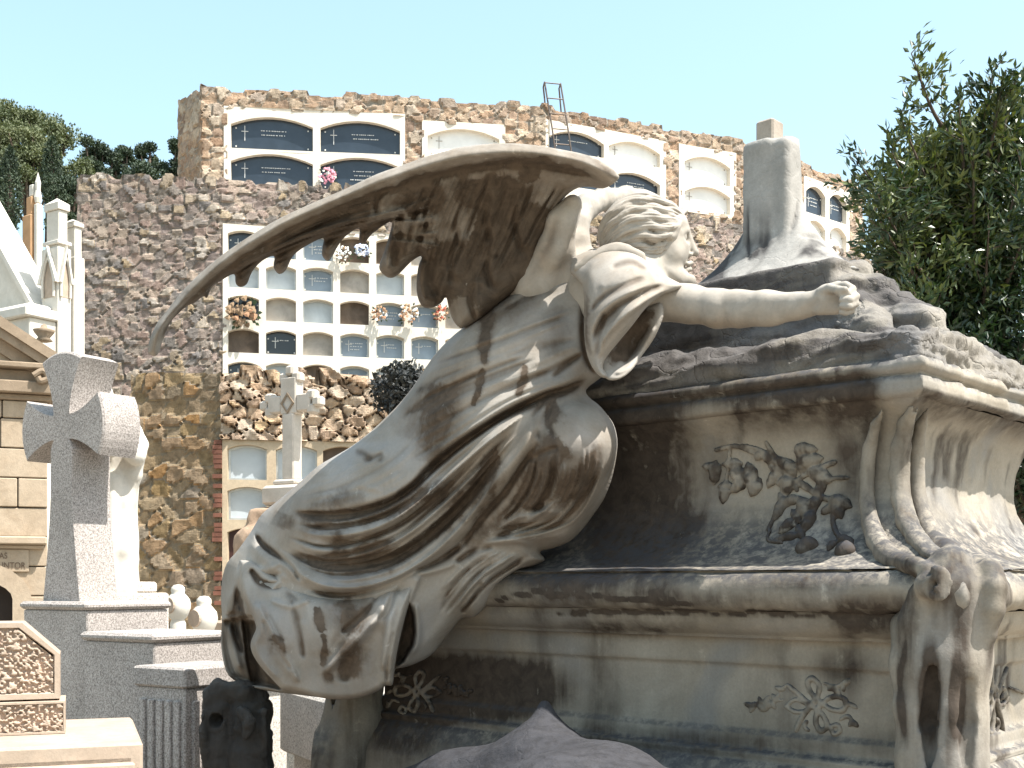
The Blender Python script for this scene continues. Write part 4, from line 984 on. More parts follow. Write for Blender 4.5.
# long flight feathers
for k, (a, b) in enumerate((((180, 312), (440, 195)), ((205, 300), (440, 205)), ((240, 282), (440, 215)), ((262, 262), (430, 208)), ((279, 270), (430, 220)), ((306, 248), (440, 222)), ((327, 256), (440, 232)), ((345, 238), (440, 238)), ((362, 240), (440, 246)))):
    m = ((a[0] + b[0]) / 2 - 4, (a[1] + b[1]) / 2 - 10 + k)
    wf([a, m, b], 1.6, 4.5, -.016 if k % 2 else .014, .06)
wf([(330, 252), (345, 232), (385, 215), (430, 205)], 3, 5, .010); wf([(283, 268), (300, 247), (340, 226), (400, 208)], 3, 5, .010); wf([(243, 282), (258, 263), (300, 240), (360, 215)], 3, 5, .009)
wf([(396, 225), (388, 250), (388, 270)], 3, 3, .022); wf([(402, 230), (396, 252), (394, 268)], 3, 4, -.016); wf([(425, 258), (420, 280), (426, 302)], 3.5, 3, .024); wf([(434, 256), (430, 280), (436, 298)], 4, 4, -.018)
# coverts: overlapping short feathers
for (x, y, L, an) in ((400, 178, 46, 60), (422, 190, 50, 66), (445, 180, 55, 72), (470, 190, 60, 82), (440, 215, 50, 70), (495, 185, 60, 90), (465, 230, 55, 80), (520, 195, 60, 98), (495, 235, 55, 92), (450, 262, 50, 84), (478, 275, 45, 95), (405, 205, 40, 60)):
    c, s_ = math.cos(math.radians(180 - an)), math.sin(math.radians(180 - an))
    wf([(x, y), (x + c * L * .55 - 5, y + s_ * L * .5), (x + c * L * .8, y + s_ * L)], 9, 3, .014, .2)
    wf([(x - 3, y + 6), (x + c * L * .5 - 10, y + s_ * L * .5), (x + c * L * .8 - 5, y + s_ * L + 3)], 2.5, 3, -.012, .2)
    wf([(x + 2, y + 8), (x + c * L * .5, y + s_ * L * .45)], 1.4, 1.4, -.006, .2)
wf([(560, 200), (550, 228), (540, 256), (520, 284)], 4, 4, .018)
WSt = [([(430, 175), (420, 195), (418, 215)], 16, 12, .75), ([(500, 175), (498, 200), (508, 225)], 14, 12, .9), ([(470, 230), (500, 240), (525, 250)], 30, 34, .8, .1), ([(430, 240), (440, 270), (460, 300)], 24, 22, .8), ([(525, 168), (535, 178)], 12, 8, .6), ([(455, 200), (470, 190), (480, 175)], 12, 12, .45), ([(540, 200), (535, 235), (510, 275), (470, 310)], 14, 20, .75, .1),
       ([(480, 160), (540, 160), (590, 172)], 3, 4, .3), ([(170, 330), (220, 282), (300, 240), (380, 208)], 8, 9, .42, .1), ([(260, 262), (330, 240), (400, 230)], 9, 8, .4), ([(395, 230), (392, 262)], 9, 9, .3), ([(300, 222), (360, 200), (420, 185)], 6, 10, .2)]
LEAD = [(148, 350), (168, 311), (218, 260), (281, 220), (346, 191), (400, 169), (462, 151), (525, 147), (585, 157), (615, 176)]
WSt.append(lambda X, Y: .30 * (1 - np.clip(1.5 * stroke_eval(X, Y, LEAD, 6 , 6 , False), 0, 1)) * (.75 + .5 * fbm(np.stack([X * .05, Y * .05, 0 * X], 1), 3, 8)))  # underside grime spares the leading edge, painting a sunlit strip there
for o_, st_ in ((-4, .10), (-1, .22), (2, .14), (5, .2)):
    WSt.append(([(x + .4 * o_, y + o_) for x, y in LEAD], 1.3, 1.6, st_, False))
WF += family([[(160, 335), (225, 272), (330, 212), (430, 182)], [(185, 306), (260, 255), (350, 222), (440, 205)], [(240, 280), (330, 242), (400, 222), (450, 228)]], 9, .012, 1.1, 11)
WF += family([[(420, 178), (405, 215), (392, 262)], [(470, 172), (445, 230), (425, 300)], [(530, 168), (510, 230), (462, 322)], [(575, 178), (545, 220), (510, 295)]], 9, .011, 1.3, 12)
carved('wing', wing, wdep, .075, 15, .035, WING, angel, step=1.3, folds=WF, stain_shades=WSt)
# wing root and the far wing behind the head
S = Solid(np.array([-.10, 3.40, 2.30]), np.array([.55, 4.35, 2.90]), .0075)
S.chain([A(515, 304, 3.76), A(538, 282, 3.68), A(556, 250, 3.60), A(562, 222, 3.57), A(572, 205, 3.56)], [.05, .058, .050, .040, .032], .03)
S.chain([A(575, 270, 3.70), A(572, 245, 3.68), A(574, 222, 3.69), A(586, 207, 3.74), A(604, 199, 3.82), A(626, 197, 3.92), A(650, 199, 4.05)], [.07, .052, .044, .036, .032, .030, .03], .025)
S.chain([A(540, 290, 3.70), A(575, 280, 3.68), A(605, 275, 3.64)], [.07, .08, .08], .03)
V, Fc = S.mesh(); V, Fc = subdiv(V, Fc)
V, dirt_shade = sculpt(V, Fc, [([(552, 300), (566, 260), (572, 235)], 4, 4, -.006), ([(535, 262), (548, 240), (556, 215)], 3, 5, -.008)], [([(525, 285), (545, 255), (556, 220)], 3, 6, .3)], .004, 18, 12)
mk('wing_root', V, Fc, SKIN, angel, smooth=True, attrs={'dirt_shade': dirt_shade})
def farwing():
    # a plate sweeping away beyond the head, hung from its leading edge
    lead = [A(586, 204, 3.74), A(604, 196, 3.84), A(626, 194, 3.96), A(652, 197, 4.12), A(668, 204, 4.30)]
    lead = catmull(lead, 6); V = []; Fc = []; n = len(lead); m = 9
    for k, (th, sgn) in enumerate(((0., -1), (.03, 1))):
        for i, p in enumerate(lead):
            for j in range(m):
                t = j / (m - 1); L = .16 + .25 * i / n
                V.append(p + np.array([.04 + .25 * t * L, .14 * t, -L * t * .25 - .02 * t]) + np.array([0, th, 0]))
    for k in range(2):
        for i in range(n - 1):
            for j in range(m - 1):
                a = k * n * m + i * m + j; f = (a, a + 1, a + m + 1, a + m); Fc.append(f if k == 0 else f[::-1])
    mk('far_wing', V, Fc, SKIN, angel, smooth=True, attrs={'dirt_shade': np.full(len(V), .2)})
# foot of the far leg and the stone it rests on are under the hem
# ---------------------------------------------------------------- ground and hill
def ground():
    V = []; Fc = []
    xs = np.concatenate([np.linspace(-900, -60, 8), np.linspace(-50, 50, 41), np.linspace(60, 900, 8)]); ys = np.concatenate([np.linspace(-300, -12, 5), np.linspace(-10, 60, 41), np.linspace(80, 1600, 12)])
    for y in ys:
        for x in xs: V.append((x, y, 0.))
    n = len(xs)
    for j in range(len(ys) - 1):
        for i in range(n - 1): Fc.append((j * n + i, j * n + i + 1, (j + 1) * n + i + 1, (j + 1) * n + i))
    o = mk('ground', V, Fc, plain('pale_gravel', (.34, .29, .23),   .95, .35, 3., bumpd=.01)); tag(o, kind='structure')
ground()
def hill():
    V = []; Fc = []; nx, ny = 50, 30
    for j in range(ny):
        for i in range(nx):
            x = -95 + 130 * i / (nx - 1); y = 36 + 110 * j / (ny - 1)
            h = 28 * sstep(36, 100, np.array([y]))[0] * (1 - .5 * sstep(-10, 35, np.array([x]))[0]) * (1 - sstep(120, 146, np.array([y]))[0] * .5)
            V.append((x, y, h - .05 + (1.5 * vnoise(np.array([[x * .08, y * .08, 0]]))[0] if j > 1 else 0)))
    for j in range(ny - 1):
        for i in range(nx - 1): Fc.append((j * nx + i, j * nx + i + 1, (j + 1) * nx + i + 1, (j + 1) * nx + i))
    o = mk('hill', V, Fc, plain('dry_scrub', (.12, .11, .05), .95, .5, .6, bumpd=.05), smooth=True); tag(o, kind='structure')
hill()

RUB_W = rubble('warm_rubble', [(.27, .175, .115), (.38, .27, .185), (.22, .155, .115), (.42, .33, .24), (.32, .215, .14), (.31, .25, .20), (.44, .36, .27), (.25, .17, .115)], (.30, .26, .21))
RUB_G = rubble('grey_rubble', [(.19, .155, .14), (.29, .22, .185), (.15, .135, .12), (.35, .28, .22), (.24, .175, .145), (.27, .225, .19), (.175, .16, .15), (.31, .235, .15), (.42, .37, .32)], (.17, .15, .125))
RUB_B = rubble('brown_rubble', [(.22, .16, .09), (.28, .20, .12), (.18, .14, .095), (.32, .24, .15), (.25, .17, .08), (.21, .19, .16), (.30, .17, .07), (.24, .2, .15)], (.20, .16, .11))
RUB_L = rubble('pale_rubble', [(.40, .29, .19), (.48, .38, .28), (.30, .2, .13), (.5, .41, .31), (.38, .26, .17), (.44, .36, .28), (.34, .24, .17), (.46, .33, .2)], (.13, .09, .06))
PLASTER = stone('white_plaster', (.76, .72, .64), (.68, .62, .53), cd=(.34, .28, .2), sc=2.5, streak=.28, bumpd=.004, speck=.05)
PLASTER_D = stone('stained_plaster', (.50, .42, .30), (.42, .34, .24), cd=(.2, .15, .1), sc=2.5, streak=.4, bumpd=.004, speck=.05)
S_DARK = plain('dark_slab', (.030, .042, .058), .22, .25, 3., spec=.5, bumpd=0); S_BLACK = plain('black_slab', (.02, .024, .03), .15, .2, 3., spec=.5, bumpd=0)
S_WHITE = plain('white_slab', (.78, .77, .74), .5, .1, 3., bumpd=0); S_BLUE = plain('blue_grey_slab', (.20, .25, .30), .3, .25, 2., spec=.5, bumpd=0)
S_PALE = plain('pale_slab', (.42, .46, .48), .3, .2, 2., spec=.5, bumpd=0); S_CEM = plain('cement_slab', (.40, .37, .33), .9, .35, 2.5, bumpd=.01); S_BROWN = plain('brown_slab', (.16, .12, .09), .8, .5, 2.5, bumpd=.01); S_RED = plain('dark_red_slab', (.05, .022, .018), .4, .3, 3., bumpd=0)
METAL = plain('pale_metal', (.5, .5, .48), .35, .2, 8., .6, bumpd=0)
INK = plain('engraving', (.62, .62, .6), .6, .1, bumpd=0)

class Wall:
    """rubble wall along a plan line; u runs along it in metres"""
    def __init__(s, pts):
        s.p = np.asarray(pts, float); s.L = np.concatenate([[0], np.cumsum(np.hypot(*np.diff(s.p, axis=0).T))])
    def at(s, u, out=0.):
        u = np.asarray(u, float); x = np.interp(u, s.L, s.p[:, 0]); y = np.interp(u, s.L, s.p[:, 1])
        e = 1.2; tx = np.interp(u + e, s.L, s.p[:, 0]) - np.interp(u - e, s.L, s.p[:, 0]); ty = np.interp(u + e, s.L, s.p[:, 1]) - np.interp(u - e, s.L, s.p[:, 1])
        l = np.hypot(tx, ty) + 1e-9
        return x + ty / l * out, y - tx / l * out
    def u_px(s, px):
        best = None
        for i in range(len(s.p) - 1):
            a, b = s.p[i], s.p[i + 1]; r = (px - CX) / F
            # a.x + t dx = r (a.y + t dy)
            dx, dy = b - a; den = dx - r * dy
            if abs(den) < 1e-9: continue
            t = (r * a[1] - a[0]) / den
            if -1e-6 <= t <= 1 + 1e-6: return s.L[i] + t * (s.L[i + 1] - s.L[i])
        return 0. if px < 200 else s.L[-1]
    def z_px(s, px, py):
        y = s.at(s.u_px(px))[1]; return EYE + (HY - py) * float(y) / F
    def face(s, name, mat, parent, z0, z1, holes=(), step=.055, cell=.34, amp=.07, seed=0, top=True, u0=0., u1=None, flat=.75, tops=.10):
        u1 = s.L[-1] if u1 is None else u1
        us = np.arange(u0, u1 + step, step); zs = np.arange(z0, z1 + step, step); nu, nz = len(us), len(zs)
        U, Z = np.meshgrid(us, zs, indexing='ij'); U = U.ravel(); Z = Z.ravel()
        q = np.stack([U * .9, Z * .9, 0 * U], 1); wu = (fbm(q, 3, seed + 50) - .5) * 1.1; wz = (fbm(q + 9, 3, seed + 60) - .5) * 1.1
        F1, F2, ID = worley2((U + wu * .3) / cell, (Z + wz * .3) / (cell * flat), seed)
        e = F2 - F1
        tilt = ((_hash((ID * 1e6).astype(np.int64), np.zeros(len(ID), np.int64), np.zeros(len(ID), np.int64), 3) - .5) * U + (_hash((ID * 1e6).astype(np.int64), np.ones(len(ID), np.int64), np.zeros(len(ID), np.int64), 4) - .5) * Z) / cell
        tilt = (tilt * 3 % 2 - 1); tilt = np.abs(tilt) - .5
        d = amp * (sstep(.0, .10, e) * (.35 + 1.0 * ID) + .7 * tilt * sstep(.02, .2, e)) + (fbm(np.stack([U * 7, Z * 7, 0 * U], 1), 3, seed) - .5) * amp * .7
        X, Y = s.at(U, d)
        ztop = (ID - .5) * 2 * tops
        Zs = np.where(Z > z1 - .9 * cell, Z + ztop * sstep(z1 - .9 * cell, z1, Z), Z)
        V = np.stack([X, Y, Zs], 1)
        I = np.arange((nu - 1) * (nz - 1)); a = (I // (nz - 1)) * nz + I % (nz - 1)
        Fc = np.stack([a, a + nz, a + nz + 1, a + 1], 1)
        cu = U[a] + step / 2; cz = Z[a] + step / 2; keep = np.ones(len(a), bool)
        for (h0, h1, b0, b1) in holes: keep &= ~((cu > h0 + .06) & (cu < h1 - .06) & (cz > b0 + .06) & (cz < b1 - .06))
        Fc = Fc[keep].tolist(); cell_a = ID; edge = e
        if top:
            # wall head
            k = len(V); nx = 5; ids = np.arange(nu) * nz + nz - 1; Vt = []
            for j in range(1, nx):
                th = j * .22
                xx, yy = s.at(us, -th); F1t, F2t, IDt = worley2(us / cell, np.full(nu, 77. + th / cell), seed + 5)
                Vt.append(np.stack([xx, yy, z1 + (IDt - .5) * 2 * tops + .02], 1)); cell_a = np.concatenate([cell_a, IDt]); edge = np.concatenate([edge, F2t - F1t])
            V = np.vstack([V] + Vt); prev = ids
            for j in range(1, nx):
                cur = k + (j - 1) * nu + np.arange(nu)
                for i in range(nu - 1): Fc.append((prev[i], prev[i + 1], cur[i + 1], cur[i]))
                prev = cur
        return mk(name, V, Fc, mat, parent, smooth=False, attrs={'cell': cell_a, 'edge': edge})
    def core(s, mb, z0, z1, th, back=.25):
        """solid body behind the facing"""
        n = len(s.p); a = [s.at(u, -back) for u in s.L]; b = [s.at(u, -th) for u in s.L]
        V = [(x, y, z) for (x, y) in a for z in (z0, z1)] + [(x, y, z) for (x, y) in b for z in (z0, z1)]
        Fc = []
        m = 2 * n
        for i in range(n - 1):
            Fc += [(2 * i, 2 * i + 2, 2 * i + 3, 2 * i + 1), (m + 2 * i + 2, m + 2 * i, m + 2 * i + 1, m + 2 * i + 3), (2 * i + 1, 2 * i + 3, m + 2 * i + 3, m + 2 * i + 1)]
        Fc += [(0, 1, m + 1, m), (m - 2, 2 * m - 2, 2 * m - 1, m - 1)]
        mb.add(V, Fc)

def arch_pts(u0, u1, z0, z1, rise, n=10):
    """opening outline: flat sill, upright jambs, low segmental arch"""
    p = [(u0, z0), ((u0 + u1) / 2, z0), (u1, z0), (u1, z0 + (z1 - rise - z0) / 2), (u1, z1 - rise)]
    for i in range(1, n):
        t = i / n; x = u1 + (u0 - u1) * t; p.append((x, z1 - rise + rise * (1 - (2 * t - 1) ** 2)))
    p += [(u0, z1 - rise), (u0, z0 + (z1 - rise - z0) / 2)]
    return p

def niche_panel(W, cells, frame, out, depth, parent, plaster, rise=.10, slabs=None, uset=None, deco=True):
    """plaster front with arched recesses; cells = list of (u0,u1,z0,z1,b0,b1,c0,c1): opening and its border rectangle"""
    mb = MB()
    def pt(u, z, o): x, y = W.at(u, o); return (float(x), float(y), z)
    outs = []
    for ci, (u0, u1, z0, z1, b0, b1, c0, c1) in enumerate(cells):
        op = arch_pts(u0, u1, z0, z1, rise * (u1 - u0) / .75 if rise < .2 else rise)
        n = len(op); rc = []
        cu, cz = (u0 + u1) / 2, (z0 + z1) / 2
        for (u, z) in op:       # matching points on the border rectangle
            ru = b0 if u <= u0 + 1e-6 else b1 if u >= u1 - 1e-6 else b0 + (u - u0) / (u1 - u0) * (b1 - b0)
            if z >= op[4][1] - 1e-6: rz = c1
            elif z <= z0 + 1e-6: rz = c0
            else: rz = c0 + (z - z0) / (op[4][1] - z0) * (c1 - c0)
            rc.append((ru, rz))
        V = [pt(u, z, out) for u, z in op] + [pt(u, z, out) for u, z in rc] + [pt(u, z, out - depth) for u, z in op]
        Fc = []
        for i in range(n):
            j = (i + 1) % n
            Fc.append((i, j, n + j, n + i)[::-1]); Fc.append((i, 2 * n + i, 2 * n + j, j)[::-1])
        mb.add(V, Fc)
        outs.append(op)
    # returns of the outer frame
    f0, f1, g0, g1 = frame
    for (a, b) in (((f0, g0), (f1, g0)), ((f1, g0), (f1, g1)), ((f1, g1), (f0, g1)), ((f0, g1), (f0, g0))):
        mb.add([pt(a[0], a[1], out), pt(b[0], b[1], out), pt(b[0], b[1], out - .4), pt(a[0], a[1], out - .4)], [(0, 3, 2, 1)])
    fr = mb.build('niche_front', plaster, parent, attrs=None)
    for op, (u0, u1, z0, z1, *_), sm in zip(outs, cells, slabs):
        if sm is None: sm = S_CEM
        mbs = MB(); n = len(op); k = depth - .02
        ins = .0
        mbs.add([pt(u, z, out - k) for u, z in op] + [pt(u, z, out - k - .05) for u, z in op], [tuple(range(n))] + [(i, i + n, (i + 1) % n + n, (i + 1) % n) for i in range(n)])
        framed = sm in (S_BLUE, S_PALE)
        o = mbs.build('slab', sm, fr)
        if framed:
            m2 = MB(); w = .035; cu, cz = (u0 + u1) / 2, (z0 + z1) / 2; V = []
            for off in (out - k + .03, out - k - .01):
                for sc_ in (1., 0.):
                    for (u, z) in op:
                        uu = u if sc_ else cu + (u - cu) * (1 - 2 * w / (u1 - u0)); zz_ = z if sc_ else cz + (z - cz) * (1 - 2 * w / (z1 - z0)); V.append(pt(uu, zz_, off))
            Fc = []
            for i in range(n):
                j = (i + 1) % n; Fc += [(i, j, n + j, n + i), (n + i, n + j, 3 * n + j, 3 * n + i)]
            m2.add(V, Fc); m2.build('slab_frame', METAL, fr)
        if deco and sm in (S_DARK, S_BLACK, S_BLUE, S_WHITE):
            m3 = MB(); w = u1 - u0; h = z1 - z0; o_ = out - k + .006
            def bar(a, b, c, d):
                m3.hexa([pt(u, z, oo) for oo in (o_ - .012, o_ + .008) for (u, z) in ((a, c), (b, c), (b, d), (a, d))])
            for a in (.05, .93):
                for c in (.1, .66): bar(u0 + w * a, u0 + w * a + .03, z0 + h * c, z0 + h * c + .03)
            cx = u0 + w * (.16 if w > 1.2 else .3); bar(cx, cx + .014, z0 + h * .3, z0 + h * .76); bar(cx - .07, cx + .085, z0 + h * .58, z0 + h * .58 + .014)
            if sm in (S_DARK, S_BLUE, S_BLACK):
                r3 = random.Random(int(u0 * 100) + int(z0 * 37)); 
                for row in range(r3.choice((1, 2, 2, 3))):
                    x = u0 + w * r3.uniform(.34, .42); zt_ = z0 + h * (.62 - .13 * row)
                    while x < u1 - w * r3.uniform(.22, .35):
                        l = r3.uniform(.02, .05); bar(x, x + l, zt_, zt_ + .016); x += l + r3.choice((.012, .012, .03))
            m3.build('slab_studs', INK if sm is not S_WHITE else S_CEM, fr)
    return fr

# ---------------------------------------------------------------- upper terrace wall
pts = [(200, 90, 28.0), (300, 94, 28.3), (400, 98.5, 28.55), (505, 104, 28.9), (545, 109, 29.1), (600, 118.5, 29.7), (640, 126, 30.2), (690, 134, 30.8), (740, 143.5, 31.4), (800, 163, 33.0), (850, 183, 34.5), (862, 192, 35.3)]
TOPZ = EYE + 493 * 28 / 1200
W1 = Wall([((px - CX) * d / F, d) for px, y, d in pts])
b0 = W1.p[0]; upper = thing('niche_wall', (b0[0] + 8, b0[1] + 2, 9.5), 'curved top tier of the burial niche wall in orange brown rubble with large white framed niches', 'niche wall', 'tiers of burial niches')
u = W1.u_px; holes = []; panels = []
def P1(f, tiles, slabs, rise):
    """frame px (x0,x1,ytop at left,ybottom at left) and tile px rectangles grouped in rows"""
    x0, x1, yt, yb = f; fz1 = W1.z_px(x0, yt); fz0 = W1.z_px(x0, yb); fu0, fu1 = u(x0), u(x1)
    cells = []; ncol = max(len(r) for r in tiles); nrow = len(tiles)
    zr = [(W1.z_px(r[0][0], r[0][3]), W1.z_px(r[0][0], r[0][2])) for r in tiles]
    zb = [fz1] + [(zr[i][0] + zr[i + 1][1]) / 2 for i in range(nrow - 1)] + [fz0]
    for i, r in enumerate(tiles):
        us = [(u(t[0]), u(t[1])) for t in r]; ub = [fu0] + [(us[k][1] + us[k + 1][0]) / 2 for k in range(len(us) - 1)] + [fu1]
        for k in range(len(r)): cells.append((us[k][0], us[k][1], zr[i][0], zr[i][1], ub[k], ub[k + 1], zb[i + 1], zb[i]))
    holes.append((fu0, fu1, fz0, fz1)); panels.append((cells, (fu0, fu1, fz0, fz1), slabs, rise))
P1((224, 405, 106.5, 192), [[(231, 313, 116, 148.5), (320.5, 400, 118, 150)], [(231, 313, 153, 186), (320.5, 400, 153, 186)]], [S_DARK, S_DARK, S_DARK, S_DARK], .2)
P1((422, 505, 121, 190), [[(427.5, 499, 128, 155)], [(427.5, 499, 160, 184)]], [S_WHITE, S_WHITE], .2)
P1((545, 665, 120, 196), [[(548.5, 603, 128, 150), (608, 659, 128, 150)], [(548.5, 603, 160, 184), (608, 659, 160, 184)]], [S_DARK, S_WHITE, S_DARK, S_DARK], .2)
P1((678, 735, 144, 211), [[(683.5, 729, 154, 180)], [(683.5, 729, 184, 209)]], [S_WHITE, S_WHITE], .2)
P1((754, 795, 158, 222), [[(758, 790, 168, 192)]], [S_WHITE], .2)
P1((802.5, 848, 176, 246), [[(804.5, 824, 184, 212), (828, 845, 184, 212)], [(804.5, 824, 218, 243), (828, 845, 218, 243)]], [S_DARK, S_DARK, S_WHITE, S_WHITE], .2)
W1.face('rubble_facing', RUB_W, upper, 8.6, TOPZ, holes, .045, .30, .05, 3, tops=.07)
for c, f, s_, r in panels: niche_panel(W1, c, f, .05, .16, upper, PLASTER, r, s_)
# left return of the upper tier
RT = Wall([(-8.25, 29.9), (-7.97, 28.85), (W1.p[0][0] + .10, W1.p[0][1] - .07)])
RT.face('rubble_return', RUB_W, upper, 8.6, TOPZ - .0, (), .05, .30, .05, 8, tops=.07)
mb = MB(); W1.core(mb, 0, TOPZ - .35, 4.); mb.build('wall_body', RUB_G, upper, attrs=None)

# ---------------------------------------------------------------- middle tier
M_TOP = EYE + 403 * 27 / 1200
W2 = Wall([(-10.1, 28.3), (-9.72, 26.9), (-8.5, 26.9), (-6.55, 27.0), (-1.74, 28.0), (2.5, 28.7), (6.2, 30.6), (9.9, 33.6), (12.5, 36.5)])
mid = thing('niche_wall', (-5, 28, 5.), 'middle tier of the burial niche wall in dull grey rubble with rows of small white framed niches', 'niche wall', 'tiers of burial niches')
u2 = W2.u_px
cols = [(228, 259), (266, 296), (303, 333), (340, 369), (376, 404), (411, 438), (445, 472)]
rows_ = [(231, 257), (264, 288), (296, 320), (329, 353), (362, 386), (395, 419)]
zr = [(W2.z_px(240, b), W2.z_px(240, a)) for a, b in rows_]
cells = []; slabs = []
SL = [[S_DARK, S_BLUE, S_BLUE, S_BROWN, S_BROWN, S_CEM, S_CEM], [S_PALE, S_PALE, S_BLUE, S_CEM, S_PALE, S_CEM, S_CEM], [S_BLACK, S_CEM, S_PALE, S_BROWN, S_BLUE, S_BLUE, S_CEM], [S_BROWN, S_BLACK, S_CEM, S_BLUE, S_BLUE, S_BLUE, S_CEM], [S_DARK, S_PALE, S_BROWN, S_BLUE, S_PALE, S_BLUE, S_CEM], [S_CEM] * 7]
F2 = (u2(223), u2(480), zr[-1][0] - .1, W2.z_px(224, 224))
for i, (z0, z1) in enumerate(zr):
    c1 = F2[3] if i == 0 else (z1 + zr[i - 1][0]) / 2; c0 = F2[2] if i == len(zr) - 1 else (z0 + zr[i + 1][1]) / 2
    for k, (a, b) in enumerate(cols):
        e0 = F2[0] if k == 0 else (u2(cols[k - 1][1]) + u2(a)) / 2; e1 = F2[1] if k == len(cols) - 1 else (u2(b) + u2(cols[k + 1][0])) / 2
        cells.append((u2(a), u2(b), z0, z1, e0, e1, c0, c1)); slabs.append(SL[i][k])
W2.face('rubble_facing', RUB_G, mid, 0., M_TOP, [F2], .05, .255, .05, 13, u1=u2(480) + 14, tops=.09)
niche_panel(W2, cells, F2, .05, .20, mid, PLASTER, .085, slabs)
mb = MB(); W2.core(mb, 0, M_TOP - .3, 1.4); mb.build('wall_body', RUB_G, mid)
mb = MB(); W2.core(mb, M_TOP - .32, M_TOP - .12, 1.6, .1); mb.build('terrace_floor', PLASTER_D, mid)

# ---------------------------------------------------------------- lower tier, nearer
L_TOP = EYE + 209 * 21 / 1200
W3 = Wall([(-6.75, 21.3), (-5.08, 21.0), (-3.6, 21.25), (2.2, 22.2)])
low = thing('niche_wall', (-3, 21.5, 0), 'lowest tier of the burial niche wall with pale ragged rubble on top and three columns of glazed niches', 'niche wall', 'tiers of burial niches')
u3 = W3.u_px
cols = [(228, 267), (276, 317), (323, 362), (370, 408)]; rows_ = [(445, 480), (487, 520), (528, 562)]
zr = [(W3.z_px(240, b), W3.z_px(240, a)) for a, b in rows_]
zr.append((zr[2][0] - .75, zr[2][0] - .15))
F3 = (u3(223), u3(414), zr[-1][0] - .1, W3.z_px(224, 440)); cells = []; slabs = []
SL = [[S_PALE, S_PALE, S_BROWN, S_PALE], [S_PALE, S_PALE, S_CEM, S_CEM], [S_RED, S_PALE, S_CEM, S_CEM], [S_CEM] * 4]
for i, (z0, z1) in enumerate(zr):
    c1 = F3[3] if i == 0 else (z1 + zr[i - 1][0]) / 2; c0 = F3[2] if i == len(zr) - 1 else (z0 + zr[i + 1][1]) / 2
    for k, (a, b) in enumerate(cols):
        e0 = F3[0] if k == 0 else (u3(cols[k - 1][1]) + u3(a)) / 2; e1 = F3[1] if k == len(cols) - 1 else (u3(b) + u3(cols[k + 1][0])) / 2
        cells.append((u3(a), u3(b), z0, z1, e0, e1, c0, c1)); slabs.append(SL[i][k])
ug = u3(221.5)
W3.face('rubble_pier', RUB_B, low, 0., L_TOP, (), .05, .34, .05, 23, u1=ug, tops=.08)
W3.face('rubble_parapet', RUB_L, low, F3[3], L_TOP + .02, (), .035, .27, .12, 24, u0=ug, tops=.14, flat=.7)
W3.face('rubble_foot', RUB_B, low, 0., F3[2], (), .06, .34, .05, 25, u0=ug, top=False)
W3.face('rubble_facing', RUB_B, low, F3[2], F3[3], [(ug - 1, F3[1], F3[2] - 1, F3[3] + 1)], .06, .34, .05, 26, u0=ug, top=False)
niche_panel(W3, cells, F3, .06, .16, low, PLASTER_D, .085, slabs)
mb = MB()
for k in range(34):
    z = F3[2] + .1 + k * .085
    if z < F3[3] + .35 and (k > 27 or random.random() < .4):
        a, c = W3.at(ug - .02, .03), W3.at(ug + .06, .03); w_ = .10 + .05 * random.random()
        mb.hexa([(float(W3.at(q, o)[0]), float(W3.at(q, o)[1]), zz_) for zz_ in (z, z + .072) for q, o in ((ug - w_, .10), (ug + .02, .10), (ug + .02, -.05), (ug - w_, -.05))])
mb.build('brick_edge', plain('old_brick', (.24, .105, .07), .9, .5, 3.), low)
mb = MB(); W3.core(mb, 0, L_TOP - .3, 1.6); mb.build('wall_body', RUB_G, low)

# ---------------------------------------------------------------- ladder hooked over the top wall
def ladder():
    mb = MB(); uu = W1.u_px(551); x, y = W1.at(uu, .35); x = float(x); y = float(y); zt = TOPZ
    tx, ty = .97, .22
    for k in (-.2, .2):
        px_, py_ = x + tx * k, y + ty * k
        mb.tube([(px_ + .28, py_ - .05, zt - 1.9), (px_ + .1, py_, zt - .6), (px_ - .08, py_ + .08, zt + .55), (px_ - .1, py_ + .5, zt + .6), (px_ - .06, py_ + .9, zt + .5), (px_, py_ + 1.0, zt - .1)], .02, 6)
    for i in range(7):
        f = i / 6.; z = zt - 1.7 + f * 2.2; o = .28 - .36 * f
        mb.tube([(x + o - tx * .2, y - ty * .2, z), (x + o + tx * .2, y + ty * .2, z)], .014, 6)
    mb.build('ladder', plain('rusty_steel', (.16, .13, .11), .6, .4, 6., .5, bumpd=0), None)
    o = bpy.data.objects['ladder']; tag(o, 'thin metal ladder with handrails hooked over the top of the upper niche wall', 'ladder')
ladder()

